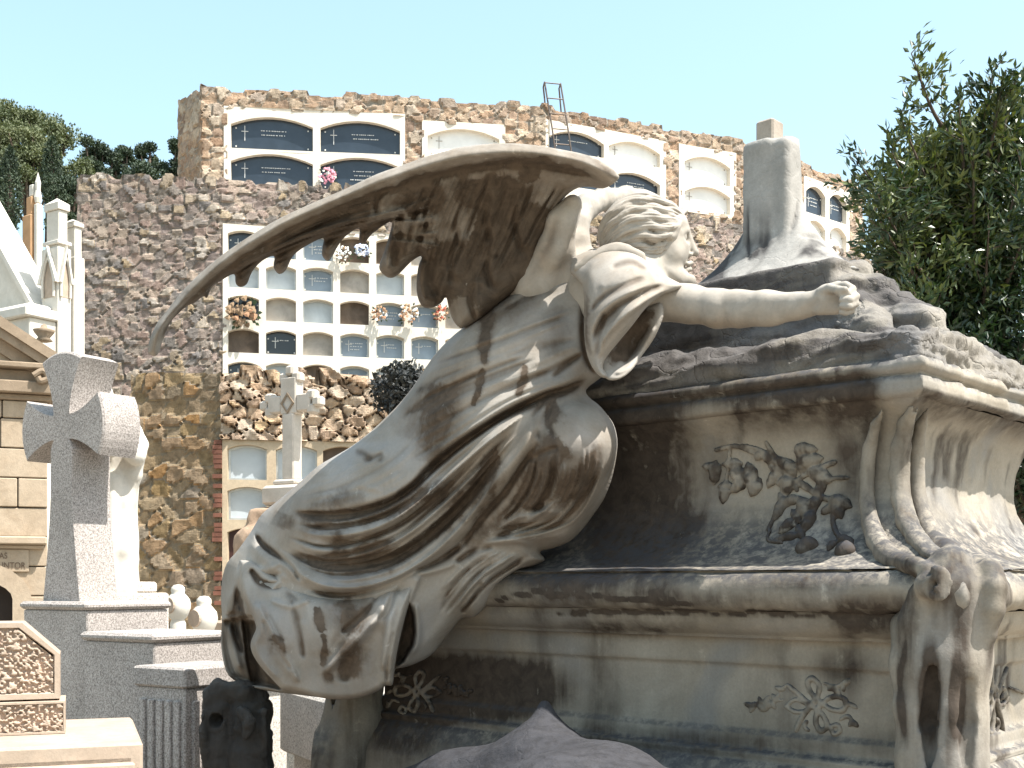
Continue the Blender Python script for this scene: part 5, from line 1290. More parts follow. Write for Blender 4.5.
# ---------------------------------------------------------------- flowers on the niches
def bunch(px, py, W, r, cols_, lab, out=.2, seed=0, droop=.0):
    rr = random.Random(seed); x, y = W.at(W.u_px(px), out); y = float(y); x = float(x); z = EYE + (HY - py) * y / F
    root = thing('flower_bunch', (x, y, z - r), lab, 'flowers', 'flower bunches on the niches')
    mb = MB(); mg = MB()
    for k in range(46):
        a = rr.uniform(0, 6.28); q = math.sqrt(rr.random()) * r; cx, cz = x + q * math.cos(a), z + q * math.sin(a) * .95; cy = y - rr.uniform(0, r * .6)
        s_ = r * rr.uniform(.16, .28); m = rr.randrange(len(cols_)); n = 6; V = [(cx, cy - s_ * .3, cz)]
        tl = rr.uniform(-.5, .5)
        for j in range(n):
            t = 6.283 * j / n; w = s_ * (1 if j % 2 else .7); V.append((cx + w * math.cos(t), cy + w * .4 * math.sin(t + tl), cz + w * math.sin(t)))
        mb.add(V, [(0, 1 + j, 1 + (j + 1) % n) for j in range(n)], m)
    for k in range(16):
        a = rr.uniform(0, 6.28); q = r * rr.uniform(.6, 1.1); c = np.array([x + q * math.cos(a), y + .02, z + q * math.sin(a)]); d = np.array([math.cos(a), -.2, math.sin(a)]) * r * .4; e = np.array([-math.sin(a), 0, math.cos(a)]) * r * .12
        mg.add([c, c + d * .5 + e, c + d, c + d * .5 - e], [(0, 1, 2, 3)])
    mb.build('petals', None, root, mats=cols_); mg.build('leaves', LEAFG, root)
LEAFG = plain('leaf_green', (.06, .09, .04), .7, .4, bumpd=0)
PK = plain('pink_petal', (.70, .28, .34), .8, .3, bumpd=0); PW = plain('white_petal', (.78, .76, .7), .8, .1, bumpd=0); PO = plain('orange_petal', (.46, .25, .14), .8, .4, bumpd=0); PY = plain('dry_petal', (.30, .20, .12), .9, .4, bumpd=0); PB = plain('pale_blue_petal', (.42, .48, .62), .8, .2, bumpd=0); PR = plain('red_petal', (.42, .1, .06), .8, .3, bumpd=0)
bunch(328, 177, W1, .19, [PK, PK, PW], 'pink flowers on a dark slab of the upper niche wall', .1, 1)
bunch(242, 312, W2, .34, [PY, PY, PO], 'dry brown flower mass in a black niche beside the grey rubble', .1, 2)
bunch(379, 314, W2, .17, [PO, PY, PW], 'small dry orange flowers at the left edge of a blue grey niche', .14, 3)
bunch(408, 314, W2, .21, [PO, PW, PY], 'orange and cream dry flowers between two blue grey niches', .14, 4)
bunch(440, 314, W2, .17, [PO, PR, PY], 'red and orange dry flowers beside the near wing tip feathers', .14, 5)
bunch(343, 254, W2, .17, [PW, PW, PY], 'cream flowers in a dark niche under the spread wing', .14, 6)
bunch(362, 250, W2, .17, [PB, PW], 'pale blue flowers in a dark niche under the spread wing', .14, 7)
# ---------------------------------------------------------------- monuments on the left
GRAN = granite('grey_granite', (.30, .265, .24), (.46, .42, .385), 150)
GRAN_L = granite('pale_granite', (.46, .42, .37), (.62, .58, .52), 120)
CREAM = stone('cream_stone', (.43, .36, .285), (.34, .28, .215), cd=(.22, .15, .11), sc=4, streak=.3, bumpd=.003, speck=.12)
WHITEST = stone('white_stone', (.62, .59, .53), (.52, .49, .43), cd=(.3, .26, .2), sc=4, streak=.15, bumpd=.003, speck=.05)
ASH = stone('ashlar_stone', (.42, .345, .255), (.34, .27, .19), cd=(.18, .13, .09), sc=5, streak=.3, bumpd=.006, speck=.15)
BROWNST = stone('brown_cornice', (.34, .26, .18), (.25, .19, .13), cd=(.1, .075, .055), sc=5, streak=.35, bumpd=.006)
DARKST = stone('sooty_stone', (.12, .105, .09), (.065, .058, .052), cd=(.02, .018, .016), sc=8, streak=.45, bumpd=.006, crack=.4, speck=.2)

def frame2(deg):
    a = math.radians(deg); return np.array([math.cos(a), -math.sin(a)]), np.array([math.sin(a), math.cos(a)])   # ex to the right, ey away
# --- granite cross on its stepped base
EX, EY = frame2(33)
c0 = P(87, 602, 5.0)[:2]            # nearest corner of the upper block
gx = thing('granite_cross_monument', (c0[0], c0[1] + .3, 0), 'rough grey granite flared cross on a stepped granite base at the left', 'grave monument')
def o_(x, y): return c0 + EX * x + EY * y
z1 = EYE - 19 / F * 5.0
mb = MB(); mb.box(c0, EX, EY, -.43, .0, 0, .43, 0, z1 - .035, .006); mb.box(c0, EX, EY, -.445, .015, -.015, .445, z1 - .034, z1, .012); mb.build('upper_block', GRAN, gx)
c1 = P(154, 635, 4.62)[:2]; z2 = EYE - 51 / F * 4.62
mb = MB(); mb.box(c1, EX, EY, -.42, .0, 0, .40, 0, z2 - .035, .006); mb.box(c1, EX, EY, -.435, .015, -.015, .415, z2 - .034, z2, .012); mb.build('middle_block', GRAN, gx)
c2 = P(185, 668, 4.3)[:2]; z3 = EYE - 85 / F * 4.3
mb = MB(); mb.box(c2, EX, EY, -.26, 0, 0, .34, 0, z3 - .075, .004); mb.box(c2, EX, EY, -.27, .012, -.012, .35, z3 - .074, z3, .008)
for i in range(5): mb.box(c2, EX, EY, -.235 + .046 * i, -.205 + .046 * i, -.012, .004, 0, z3 - .12, .004)
for i in range(6): mb.box(c2, EX, EY, -.004, .012, .03 + .05 * i, .062 + .05 * i, 0, z3 - .12, .004)
mb.build('fluted_pier', GRAN, gx)
def patty_cross(name, cen, ex, ey, z0, H, W, th, mat, parent):
    """cross whose arms flare towards bowed ends, shaft flaring to the foot"""
    zc = z0 + H * .72; r = W / 2; n0 = .055; n1 = .135; hs = []
    def arm(t): return n0 + (n1 - n0) * t ** 1.7
    pts = []
    N = 8
    # right arm, top arm, left arm, then the shaft
    up = H - H * .72
    def bow(k, R, hw): return R - .035 * (k / hw) ** 2
    seq = []
    for i in range(N + 1): t = i / N; seq.append((n0 + (r - n0) * t, -arm(t)))
    for i in range(1, N): k = -n1 + 2 * n1 * i / N; seq.append((r + .035 * (1 - (k / n1) ** 2), k))
    for i in range(N + 1): t = 1 - i / N; seq.append((n0 + (r - n0) * t, arm(t)))
    for i in range(1, N + 1): t = i / N; seq.append((arm(t), n0 + (up - n0) * t))
    for i in range(1, N): k = n1 - 2 * n1 * i / N; seq.append((k, up + .035 * (1 - (k / n1) ** 2)))
    for i in range(N): t = 1 - i / N; seq.append((-arm(t), n0 + (up - n0) * t))
    left = [(-x, y) for x, y in seq[:3 * N + 1]][::-1]
    seq += left
    b = zc - z0
    sh = [(.075 + .055 * max(0, (t - .35) / .65) ** 1.3, -n0 - (b - n0) * t) for t in (.06, .2, .35, .5, .65, .8, .9, 1.)]
    seq += [(-x, y) for x, y in sh] + [(x, y) for x, y in sh[::-1]]
    V = []; n = len(seq); bv = .008
    for (d, sc) in ((-th / 2, 1 - .03), (-th / 2 + bv, 1.), (th / 2 - bv, 1.), (th / 2, 1 - .03)):
        for (x, z) in seq:
            thk = d * (1.0 + .0 * x); q = cen + ex * x * sc + ey * thk; V.append((q[0], q[1], zc + z * (sc if z > -.2 else 1)))
    bm = bmesh.new(); vs = [bm.verts.new(v) for v in V]
    bm.faces.new(vs[:n]); bm.faces.new(vs[3 * n:][::-1])
    for k in range(3):
        for i in range(n): bm.faces.new((vs[k * n + i], vs[k * n + n + i], vs[k * n + n + (i + 1) % n], vs[k * n + (i + 1) % n]))
    bmesh.ops.recalc_face_normals(bm, faces=bm.faces); bmesh.ops.triangulate(bm, faces=[f for f in bm.faces if len(f.verts) > 4])
    bm.verts.index_update(); V = [tuple(v.co) for v in bm.verts]; Fc = [tuple(v.index for v in f.verts) for f in bm.faces]; bm.free()
    return mk(name, V, Fc, mat, parent)
patty_cross('cross', o_(-.305, .20), EX, EY, z1 - .002, 1.06, .50, .20, GRAN, gx)

# --- small robed statue behind the cross
def small_statue():
    D = 5.9; px2 = D / F
    b = P(118, 592, D); root = thing('robed_statue', (b[0], b[1], 1.3), 'small white robed figure standing behind the granite cross', 'statue')
    def q(x, y, d=0.): return P(x, y, D + d)
    S = Solid(P(70, 600, D - .4) - np.array([.1, 0, .02]), P(160, 355, D + .45) + np.array([.1, 0, .05]), .011)
    S.chain([q(108, 590), q(108, 540), q(110, 490), q(112, 450), q(113, 425)], [.15, .13, .12, .125, .10], .05)
    S.chain([q(122, 588, -.06), q(121, 550, -.07), q(124, 500, -.05), q(127, 460, -.02), q(126, 430)], [.055, .05, .05, .05, .06], .03)
    S.chain([q(128, 590, 0), q(131, 560, .0), q(129, 520, 0), q(130, 480, 0)], [.035, .035, .035, .03], .015)
    S.chain([q(112, 592, -.1), q(110, 540, -.12), q(114, 480, -.11)], [.04, .035, .03], .015); S.chain([q(98, 592, -.08), q(97, 540, -.1), q(103, 480, -.1)], [.04, .035, .03], .015)
    # head bowed, arms folded to the chest
    S.ball(q(99, 402, -.02), (.075, .085, .10), .02); S.chain([q(101, 412), q(110, 424)], [.05, .06], .03)
    S.ball(q(104, 405, -.09), (.02, .025, .018), .015); S.ball(q(95, 396, .02), (.085, .09, .085), .02)
    S.chain([q(126, 425), q(138, 445, -.05), q(136, 456, -.12), q(124, 450, -.17)], [.055, .05, .042, .03], .02)
    S.chain([q(98, 425), q(90, 448, -.06), q(100, 455, -.15), q(114, 449, -.18)], [.055, .05, .042, .03], .02)
    S.chain([q(137, 455, -.06), q(134, 475, -.05), q(128, 500, -.04)], [.045, .04, .03], .02)
    for i in range(4): S.chain([q(119 + i * 1.5, 449 - i * 2, -.18), q(113 + i, 444 - i * 2, -.20)], .011, .004)
    V, Fc = S.mesh(); N = normals(V, Fc); V = V + N * ((fbm(V * np.array([22, 22, 4.]), 3, 2) - .5) * .02)[:, None]
    mk('figure', V, Fc, WHITEST, root, smooth=True, attrs={'dirt_shade': np.full(len(V), .05)})
    mb = MB(); c = P(120, 597, D); mb.box(c, EX, EY, -.24, .13, -.16, .2, 0, c[2] + .02, .01); mb.box(c, EX, EY, -.20, .09, -.12, .16, c[2] + .02, c[2] + .075, .01); mb.build('plinth', GRAN_L, root)
small_statue()

# --- gabled stele and its slab in the near corner
SX, SY = frame2(-20)
sc_ = P(60, 700, 3.3); st = thing('gabled_stele', (sc_[0] - .2, sc_[1] + .1, .6), 'sandy gabled headstone with rough picked panels on a wide slab in the near left corner', 'headstone')
def sp(x, z, d): q = sc_[:2] + SX * x + SY * d; return (q[0], q[1], z)
Z = lambda py, D=3.3: EYE + (HY - py) / F * D
w = .56
for nm, prof_, d0 in (('head_block', [(-w, Z(699)), (0, Z(699)), (0, Z(654)), (-.095, Z(622)), (-w + .095, Z(622)), (-w, Z(654))], 0.), ('foot_block', [(-w - .012, Z(733)), (.014, Z(733)), (.014, Z(700.5)), (-w - .012, Z(700.5))], -.015)):
    mb = MB(); cx_ = sum(p[0] for p in prof_) / len(prof_); cz_ = sum(p[1] for p in prof_) / len(prof_)
    n = len(prof_); k1, k2 = .86, .82
    def ins(p, k): 
        fx = 1 - (1 - k) * (.35 if nm == 'head_block' else .12); return (cx_ + (p[0] - cx_) * fx, cz_ + (p[1] - cz_) * (k + (.0)))
    rings = [([p for p in prof_], .16), ([p for p in prof_], .006 + d0), ([ins(p, .985) for p in prof_], d0), ([ins(p, k1) for p in prof_], d0), ([ins(p, k2) for p in prof_], d0 + .012)]
    V = []; Fc = []
    for r, d in rings: V += [sp(x, z, d) for x, z in r]
    for r in range(len(rings) - 1):
        for i in range(n): Fc.append((r * n + i, r * n + (i + 1) % n, r * n + n + (i + 1) % n, r * n + n + i))
    Fc.append(tuple(range(n - 1, -1, -1)))
    bo = mk(nm, V, Fc, CREAM, st)
    # picked panel
    m2 = MB(); pr = [ins(p, k2) for p in prof_]; x0, x1 = min(p[0] for p in pr), max(p[0] for p in pr); za, zb = min(p[1] for p in pr), max(p[1] for p in pr)
    nx, nz = 260, 110; V = []; top = lambda x: zb - max(0, (max(x - (x1 - .09), (x0 + .09) - x)) / .09) * (zb - (Z(657) if nm == 'head_block' else zb))
    for i in range(nx):
        x = x0 + (x1 - x0) * i / (nx - 1); zt = top(x)
        for j in range(nz): V.append((x, za + (zt - za) * j / (nz - 1)))
    V = np.array(V); h = (fbm(np.stack([V[:, 0] * 150, V[:, 1] * 150, 0 * V[:, 0]], 1), 2, 5)); h = sstep(.3, .7, h) * .011
    V3 = [sp(x, z, d0 + .0115 - q) for (x, z), q in zip(V, h)]
    Fc = [(i * nz + j, (i + 1) * nz + j, (i + 1) * nz + j + 1, i * nz + j + 1) for i in range(nx - 1) for j in range(nz - 1)]
    mk('picked_panel', V3, Fc, CREAM, bo, smooth=True, attrs={'dirt_shade': .42 - h * 36})  # pits coloured darker than the raised points
mb = MB(); q0 = P(143, 742, 3.12)
mb.box(q0[:2], SX, SY, -.75, 0, 0, .62, .3, q0[2], .008); mb.box(q0[:2], SX, SY, -.72, -.03, -.0, .6, .3, q0[2] - .04, 0)
mb.box(q0[:2], SX, SY, -.76, -.02, -.02, .01, .3, q0[2] - .05, .006)
mb.build('base_slab', CREAM, st)

# --- turned balusters
def finial(px, py, r, D, lab):
    c = P(px, py, D); root = thing('stone_finial', (c[0], c[1], .4), lab, 'stone post', 'round headed stone posts')
    k = r / F * D; mb = MB(); z = c[2]
    mb.lathe((c[0], c[1], z), [(k * .62, -k * 6), (k * .62, -k * 1.5), (k * .5, -k * 1.15), (k * .72, -k * .95), (k * .98, -k * .3), (k * 1.0, 0), (k * .92, k * .45), (k * .62, k * .82), (k * .5, k * .95), (k * .56, k * 1.15), (k * .52, k * 1.4), (k * .3, k * 1.6), (.001, k * 1.64)], 24)
    mb.build('turned_post', WHITEST, root, smooth=True)
    m2 = MB(); d = np.array([-.54, -.84]); 
    V = []; n = 16
    for o, rr in ((.86 * k, k * .66), (1.02 * k, k * .62)):
        for i in range(n):
            t = 6.283 * i / n; V.append((c[0] + d[0] * o + .84 * rr * math.cos(t), c[1] + d[1] * o - .54 * rr * math.cos(t), z + rr * math.sin(t)))
    m2.add(V, [(i, (i + 1) % n, n + (i + 1) % n, n + i) for i in range(n)] + [tuple(range(n, 2 * n))]); m2.build('disc', CREAM, root)
finial(178, 605, 12.5, 6.6, 'round headed pale stone post beside the grey granite base')
finial(204, 618, 13.5, 6.2, 'round headed pale stone post beside the marble hem')
# --- low white tomb kerbs and slabs seen through the gap
def slab_tomb(pa, D, wx, wy, lab, th=.10, ang=33, m=None):
    c = P(pa[0], pa[1], D); ex, ey = frame2(ang); root = thing('tomb_slab', (c[0], c[1], 0), lab, 'grave slab', 'pale grave slabs in the gap')
    a = MB(); a.box(c[:2], ex, ey, -wx, 0, 0, wy, c[2] - th, c[2], .012); a.build('lid', m or GRAN_L, root)
    a = MB(); a.box(c[:2], ex, ey, -wx + .05, -.05, .05, wy - .05, 0, c[2] - th - .002, .008); a.build('chest', GRAN_L, root)
slab_tomb((228, 676), 5.6, .8, .5, 'pale lit slab edge behind the fluted grey pier', .05)
slab_tomb((336, 703), 4.75, .75, 1.3, 'sunlit pale granite slab under the hem of the robe', .28, 62)
slab_tomb((345, 682), 6.4, 1.6, 1.2, 'sunlit pale slab farthest back in the gap under the robe', .10, 40)
slab_tomb((232, 650), 7.2, 1.4, .8, 'low white slab at the feet of the round headed posts', .12, 20)

# --- sooty carved stump
def stump():
    D = 4.05; q = lambda x, y, d=0.: P(x, y, D + d)
    S = Solid(P(185, 800, D - .25), P(285, 672, D + .3), .006)
    S.chain([q(214, 860, .05), q(215, 760, .05), q(215, 712, .04)], [.085, .08, .075], .02)
    S.chain([q(252, 860, .03), q(252, 760, .03), q(252, 712, .03)], [.07, .075, .068], .015)
    S.chain([q(203, 702, 0), q(220, 690, .02), q(245, 692, 0), q(262, 696, .02)], [.03, .035, .035, .02], .015)
    S.chain([q(200, 715, -.03), q(199, 735, -.03), q(204, 752, -.02)], [.025, .03, .02], .015)
    S.ball(q(214, 721, -.05), (.02, .09, .024), .008, sub=True)
    S.chain([q(233, 712, -.12), q(236, 740, -.10), q(238, 790, -.10)], [.018, .02, .02], .01, sub=True)
    S.chain([q(243, 712, -.06), q(250, 722, -.08), q(246, 735, -.07)], [.018, .02, .016], .01); S.chain([q(264, 715, -.03), q(268, 735, -.02), q(263, 752, -.02)], [.02, .022, .02], .012)
    V, Fc = S.mesh(); N = normals(V, Fc); V = V + N * ((fbm(V * 26, 4, 4) - .5) * .03)[:, None]
    o = mk('carved_stump', V, Fc, DARKST, None, smooth=True, attrs={'dirt_shade': .4 * (1 - sstep(.4, .8, N[:, 2]))}); tag(o, 'sooty dark carved stone stump with a hole standing under the hem of the robe', 'stone stump')
stump()

# --- thin stone cross in the middle distance
def mid_cross():
    CROSSST = stone('pale_cross_stone', (.56, .52, .46), (.45, .41, .35), cd=(.2, .16, .13), sc=4, streak=.25, bumpd=.003); D = 12.; k = D / F; ex, ey = frame2(30); c = P(292, 530, D); root = thing('stone_cross', (c[0], c[1], 0), 'slender pale stone cross with lobed ends on a rocky stepped base', 'cross')
    mb = MB(); o = c[:2]
    def bx(x0, x1, y0, y1, z0, z1, b=.012): mb.box(o, ex, ey, x0, x1, y0, y1, z0, z1, b)
    zc = EYE + (HY - 404) * k; zt = EYE + (HY - 368) * k; zb = EYE + (HY - 480) * k
    bx(-.075, .075, -.07, .07, zb, zc - .1); bx(-.10, .10, -.065, .065, zc - .11, zt - .1); 
    bx(-.27, -.10, -.06, .06, zc - .085, zc + .085); bx(.10, .27, -.06, .06, zc - .085, zc + .085)
    for (x, z) in ((-.27, zc), (.27, zc), (0, zt - .1)):
        for (dx, dz) in ((0, .07), (0, -.07), (.07 if x > 0 else -.07 if x < 0 else 0, 0)) if x else ((.08, 0), (-.08, 0), (0, .07)):
            bx(x + dx - .05, x + dx + .05, -.058, .058, z + dz - .05, z + dz + .05, .02)
    mb.build('cross', CROSSST, root)
    m3 = MB(); V = []
    for w_, d in ((.085, -.078), (.06, -.078), (.085, -.06), (.06, -.06)):
        for (a, b) in ((0, 1.25), (1, 0), (0, -1.25), (-1, 0)): q = o + ex * a * w_ + ey * d; V.append((q[0], q[1], zc + b * w_))
    m3.add(V, [(i, (i + 1) % 4, 4 + (i + 1) % 4, 4 + i) for i in range(4)] + [(i, 8 + i, 8 + (i + 1) % 4, (i + 1) % 4) for i in range(4)]); m3.build('lozenge', BROWNST, root)
    mb = MB(); bx(-.15, .15, -.13, .13, zb - .06, zb, .02); bx(-.24, .24, -.2, .2, zb - .26, zb - .061, .03); bx(-.19, .19, -.16, .16, zb - .12, zb - .0605, .01); mb.build('cap_stone', CROSSST, root)
    S = Solid(c - np.array([.7, .7, 1.2]), c + np.array([.7, .7, .42]), .03)
    S.box((c[0], c[1], zb - .9), (.33, .3, .64), np.array([[ex[0], ex[1], 0], [ey[0], ey[1], 0], [0, 0, 1]]), .06)
    S.box((c[0], c[1], zb - 1.2), (.46, .42, .7), np.array([[ex[0], ex[1], 0], [ey[0], ey[1], 0], [0, 0, 1]]), .1, .1)
    V, Fc = S.mesh(); N = normals(V, Fc); V = V + N * ((fbm(V * 5, 4, 1) - .5) * .12)[:, None]
    mk('rocky_base', V, Fc, stone('pink_rock', (.46, .33, .23), (.36, .25, .17), streak=.2, bumpd=.01), root, smooth=True)
    mb = MB(); mb.box(o, ex, ey, -.6, .6, -.6, .6, 0, c[2] - .9, .02); mb.build('plinth', CREAM, root)
mid_cross()

# --- brown ashlar mausoleum at the left edge
def mausoleum():
    D = 8.8; k = D / F; ex, ey = frame2(-22); c = P(48, 560, D); root = thing('stone_mausoleum', (c[0] - 1, c[1] + .8, 0), 'brown ashlar mausoleum with a pediment and round arched door at the left edge', 'mausoleum')
    o = c[:2]; Zk = lambda py: EYE + (HY - py) * k
    zt = Zk(402); mb = MB(); rr = random.Random(4)
    # wall of dressed blocks, courses of unequal stones
    z = 0.
    hcs = []
    while z < zt - .05:
        h = min(.215, zt - z); hcs.append((z, z + h)); z += h
    for i, (a, b) in enumerate(hcs):
        x = -3.2 - rr.random() * .3
        while x < 0:
            wd = rr.uniform(.28, .5); x1 = min(0, x + wd)
            if x1 > -.12: x1 = 0
            # leave the door opening free
            if not (x1 > -.92 and x < -.235 and a < Zk(577) - .0):
                j = rr.uniform(0, .012); mb.box(o, ex, ey, x + .004, x1 - .004, -j, .3, a + .004, b - .004, .006)
            elif x < -.92: mb.box(o, ex, ey, x + .004, -.92, 0, .3, a + .004, b - .004, .006)
            if x1 > -.235 and x < -.235 and a < Zk(577): mb.box(o, ex, ey, -.231, x1 - .004, -.003, .3, a + .004, b - .004, .006)
            x = x1
    mb.build('ashlar_wall', ASH, root)
    mb = MB(); mb.box(o, ex, ey, -3.2, -.02, .12, 2.2, 0, zt, 0); mb.build('core', ASH, root)
    # door with arch
    mb = MB(); V = []; n = 12; cx_ = -.58; R = .34; zc = Zk(577) - .16
    arc = [(cx_ + R * math.cos(math.pi * i / n), zc + R * .45 * math.sin(math.pi * i / n)) for i in range(n + 1)]
    out_ = [(cx_ + (R + .13) * math.cos(math.pi * i / n), zc + (R * .45 + .14) * math.sin(math.pi * i / n)) for i in range(n + 1)]
    arc = [(arc[0][0], 0)] + arc + [(arc[-1][0], 0)]; out_ = [(out_[0][0], 0)] + out_ + [(out_[-1][0], 0)]
    m = len(arc)
    def W_(x, z, d): q = o + ex * x + ey * d; return (q[0], q[1], z)
    V = [W_(x, z, -.03) for x, z in arc] + [W_(x, z, -.03) for x, z in out_] + [W_(x, z, .2) for x, z in arc] + [W_(x, z, .1) for x, z in out_]
    Fc = []
    for i in range(m - 1): Fc += [(i, i + 1, m + i + 1, m + i), (i, 2 * m + i, 2 * m + i + 1, i + 1), (m + i, m + i + 1, 3 * m + i + 1, 3 * m + i)]
    mb.add(V, Fc); mb.build('door_arch', ASH, root)
    mb = MB(); mb.box(o, ex, ey, -.94, -.22, .10, .14, 0, Zk(577) + .02); mb.build('door', plain('dark_wood', (.035, .022, .015), .6, .4, 4.), root)
    # string course, frieze stone with lettering, cornice and pediment
    mb = MB(); mb.box(o, ex, ey, -3.2, -.01, -.10, .1, Zk(545), Zk(537), .01); mb.box(o, ex, ey, -3.2, -.03, -.05, .1, Zk(549), Zk(545.3), .006); mb.build('string_course', ASH, root)
    mb = MB(); mb.box(o, ex, ey, -3.2, -.13, -.022, .05, Zk(572), Zk(549.5), .004); fr = mb.build('inscription_stone', ASH, root)
    for txt, px, py, h in (('NAS', 7.5, 558.5, 6.2), ('OFUNTOR', 25.5, 568.5, 6.6)):
        cu = bpy.data.curves.new('lettering', 'FONT'); cu.body = txt; cu.size = h * k * 1.35; cu.extrude = .002; cu.align_x = 'RIGHT'
        to = bpy.data.objects.new('tmp', cu); COL.objects.link(to); dg = bpy.context.evaluated_depsgraph_get(); me = bpy.data.meshes.new_from_object(to.evaluated_get(dg))
        v = np.array([tuple(q.co) for q in me.vertices]); f = [tuple(p.vertices) for p in me.polygons]; bpy.data.objects.remove(to)
        r_ = (px - CX) / F; x_ = None
        # put the right end of the line on the stone's face
        A_ = np.array([[r_, 1.]]) ; M_ = np.array([[r_, -ex[0]], [1., -ex[1]]]); dd, xx = np.linalg.solve(M_, o + ey * -.026)
        Vw = [W_(xx + a * .80, EYE + (HY - py) * dd / F + b, -.0245 - c_) for a, b, c_ in v]
        mk('lettering', Vw, f, plain('cut_letter', (.16, .11, .075), .9, .2, bumpd=0), fr)
    zb = Zk(402); mb = MB()
    for (a, b, pr) in ((402, 396, .04), (395.8, 384, .10), (383.8, 372, .03), (371.8, 366, .12)): mb.box(o, ex, ey, -3.3, .0 + pr * .6, -pr, 2.3, Zk(a), Zk(b), .008)
    mb.build('entablature', BROWNST, root)
    # pediment: raking cornice and recessed field
    mb = MB(); x1 = .06; xm = -1.55; zr0 = Zk(366); zr1 = zr0 + 1.0
    def rake(d0, d1, t0, t1): # sloped bar both sides
        for sg in (1, -1):
            xe = x1 if sg > 0 else 2 * xm - x1
            V = [W_(x, z, d) for d in (d0, d1) for (x, z) in ((xe, zr0 + t0), (xm, zr1 + t0), (xm, zr1 + t1), (xe, zr0 + t1))]
            mb.hexa(V)
    rake(-.13, 2.3, .0, .08); rake(-.10, 2.3, -.07, -.001); rake(-.04, 2.3, -.17, -.071)
    mb.build('raking_cornice', BROWNST, root)
    mb = MB(); mb.add([W_(x1 - .1, zr0, 0), W_(xm, zr1 - .06, 0), W_(2 * xm - x1 + .1, zr0, 0), W_(x1 - .1, zr0, 2.2), W_(xm, zr1 - .06, 2.2), W_(2 * xm - x1 + .1, zr0, 2.2)], [(0, 1, 2), (5, 4, 3), (0, 3, 4, 1), (1, 4, 5, 2)]); mb.build('pediment_field', ASH, root)
    mb = MB(); q = o + ex * (.03) + ey * -.06; mb.tube(catmull([W_(-.10, Zk(379), -.12), W_(-.04, Zk(374), -.12), W_(.0, Zk(380), -.12), W_(-.05, Zk(384), -.12), W_(-.07, Zk(380), -.12)], 6), .022, 8); mb.build('scroll', BROWNST, root)
mausoleum()

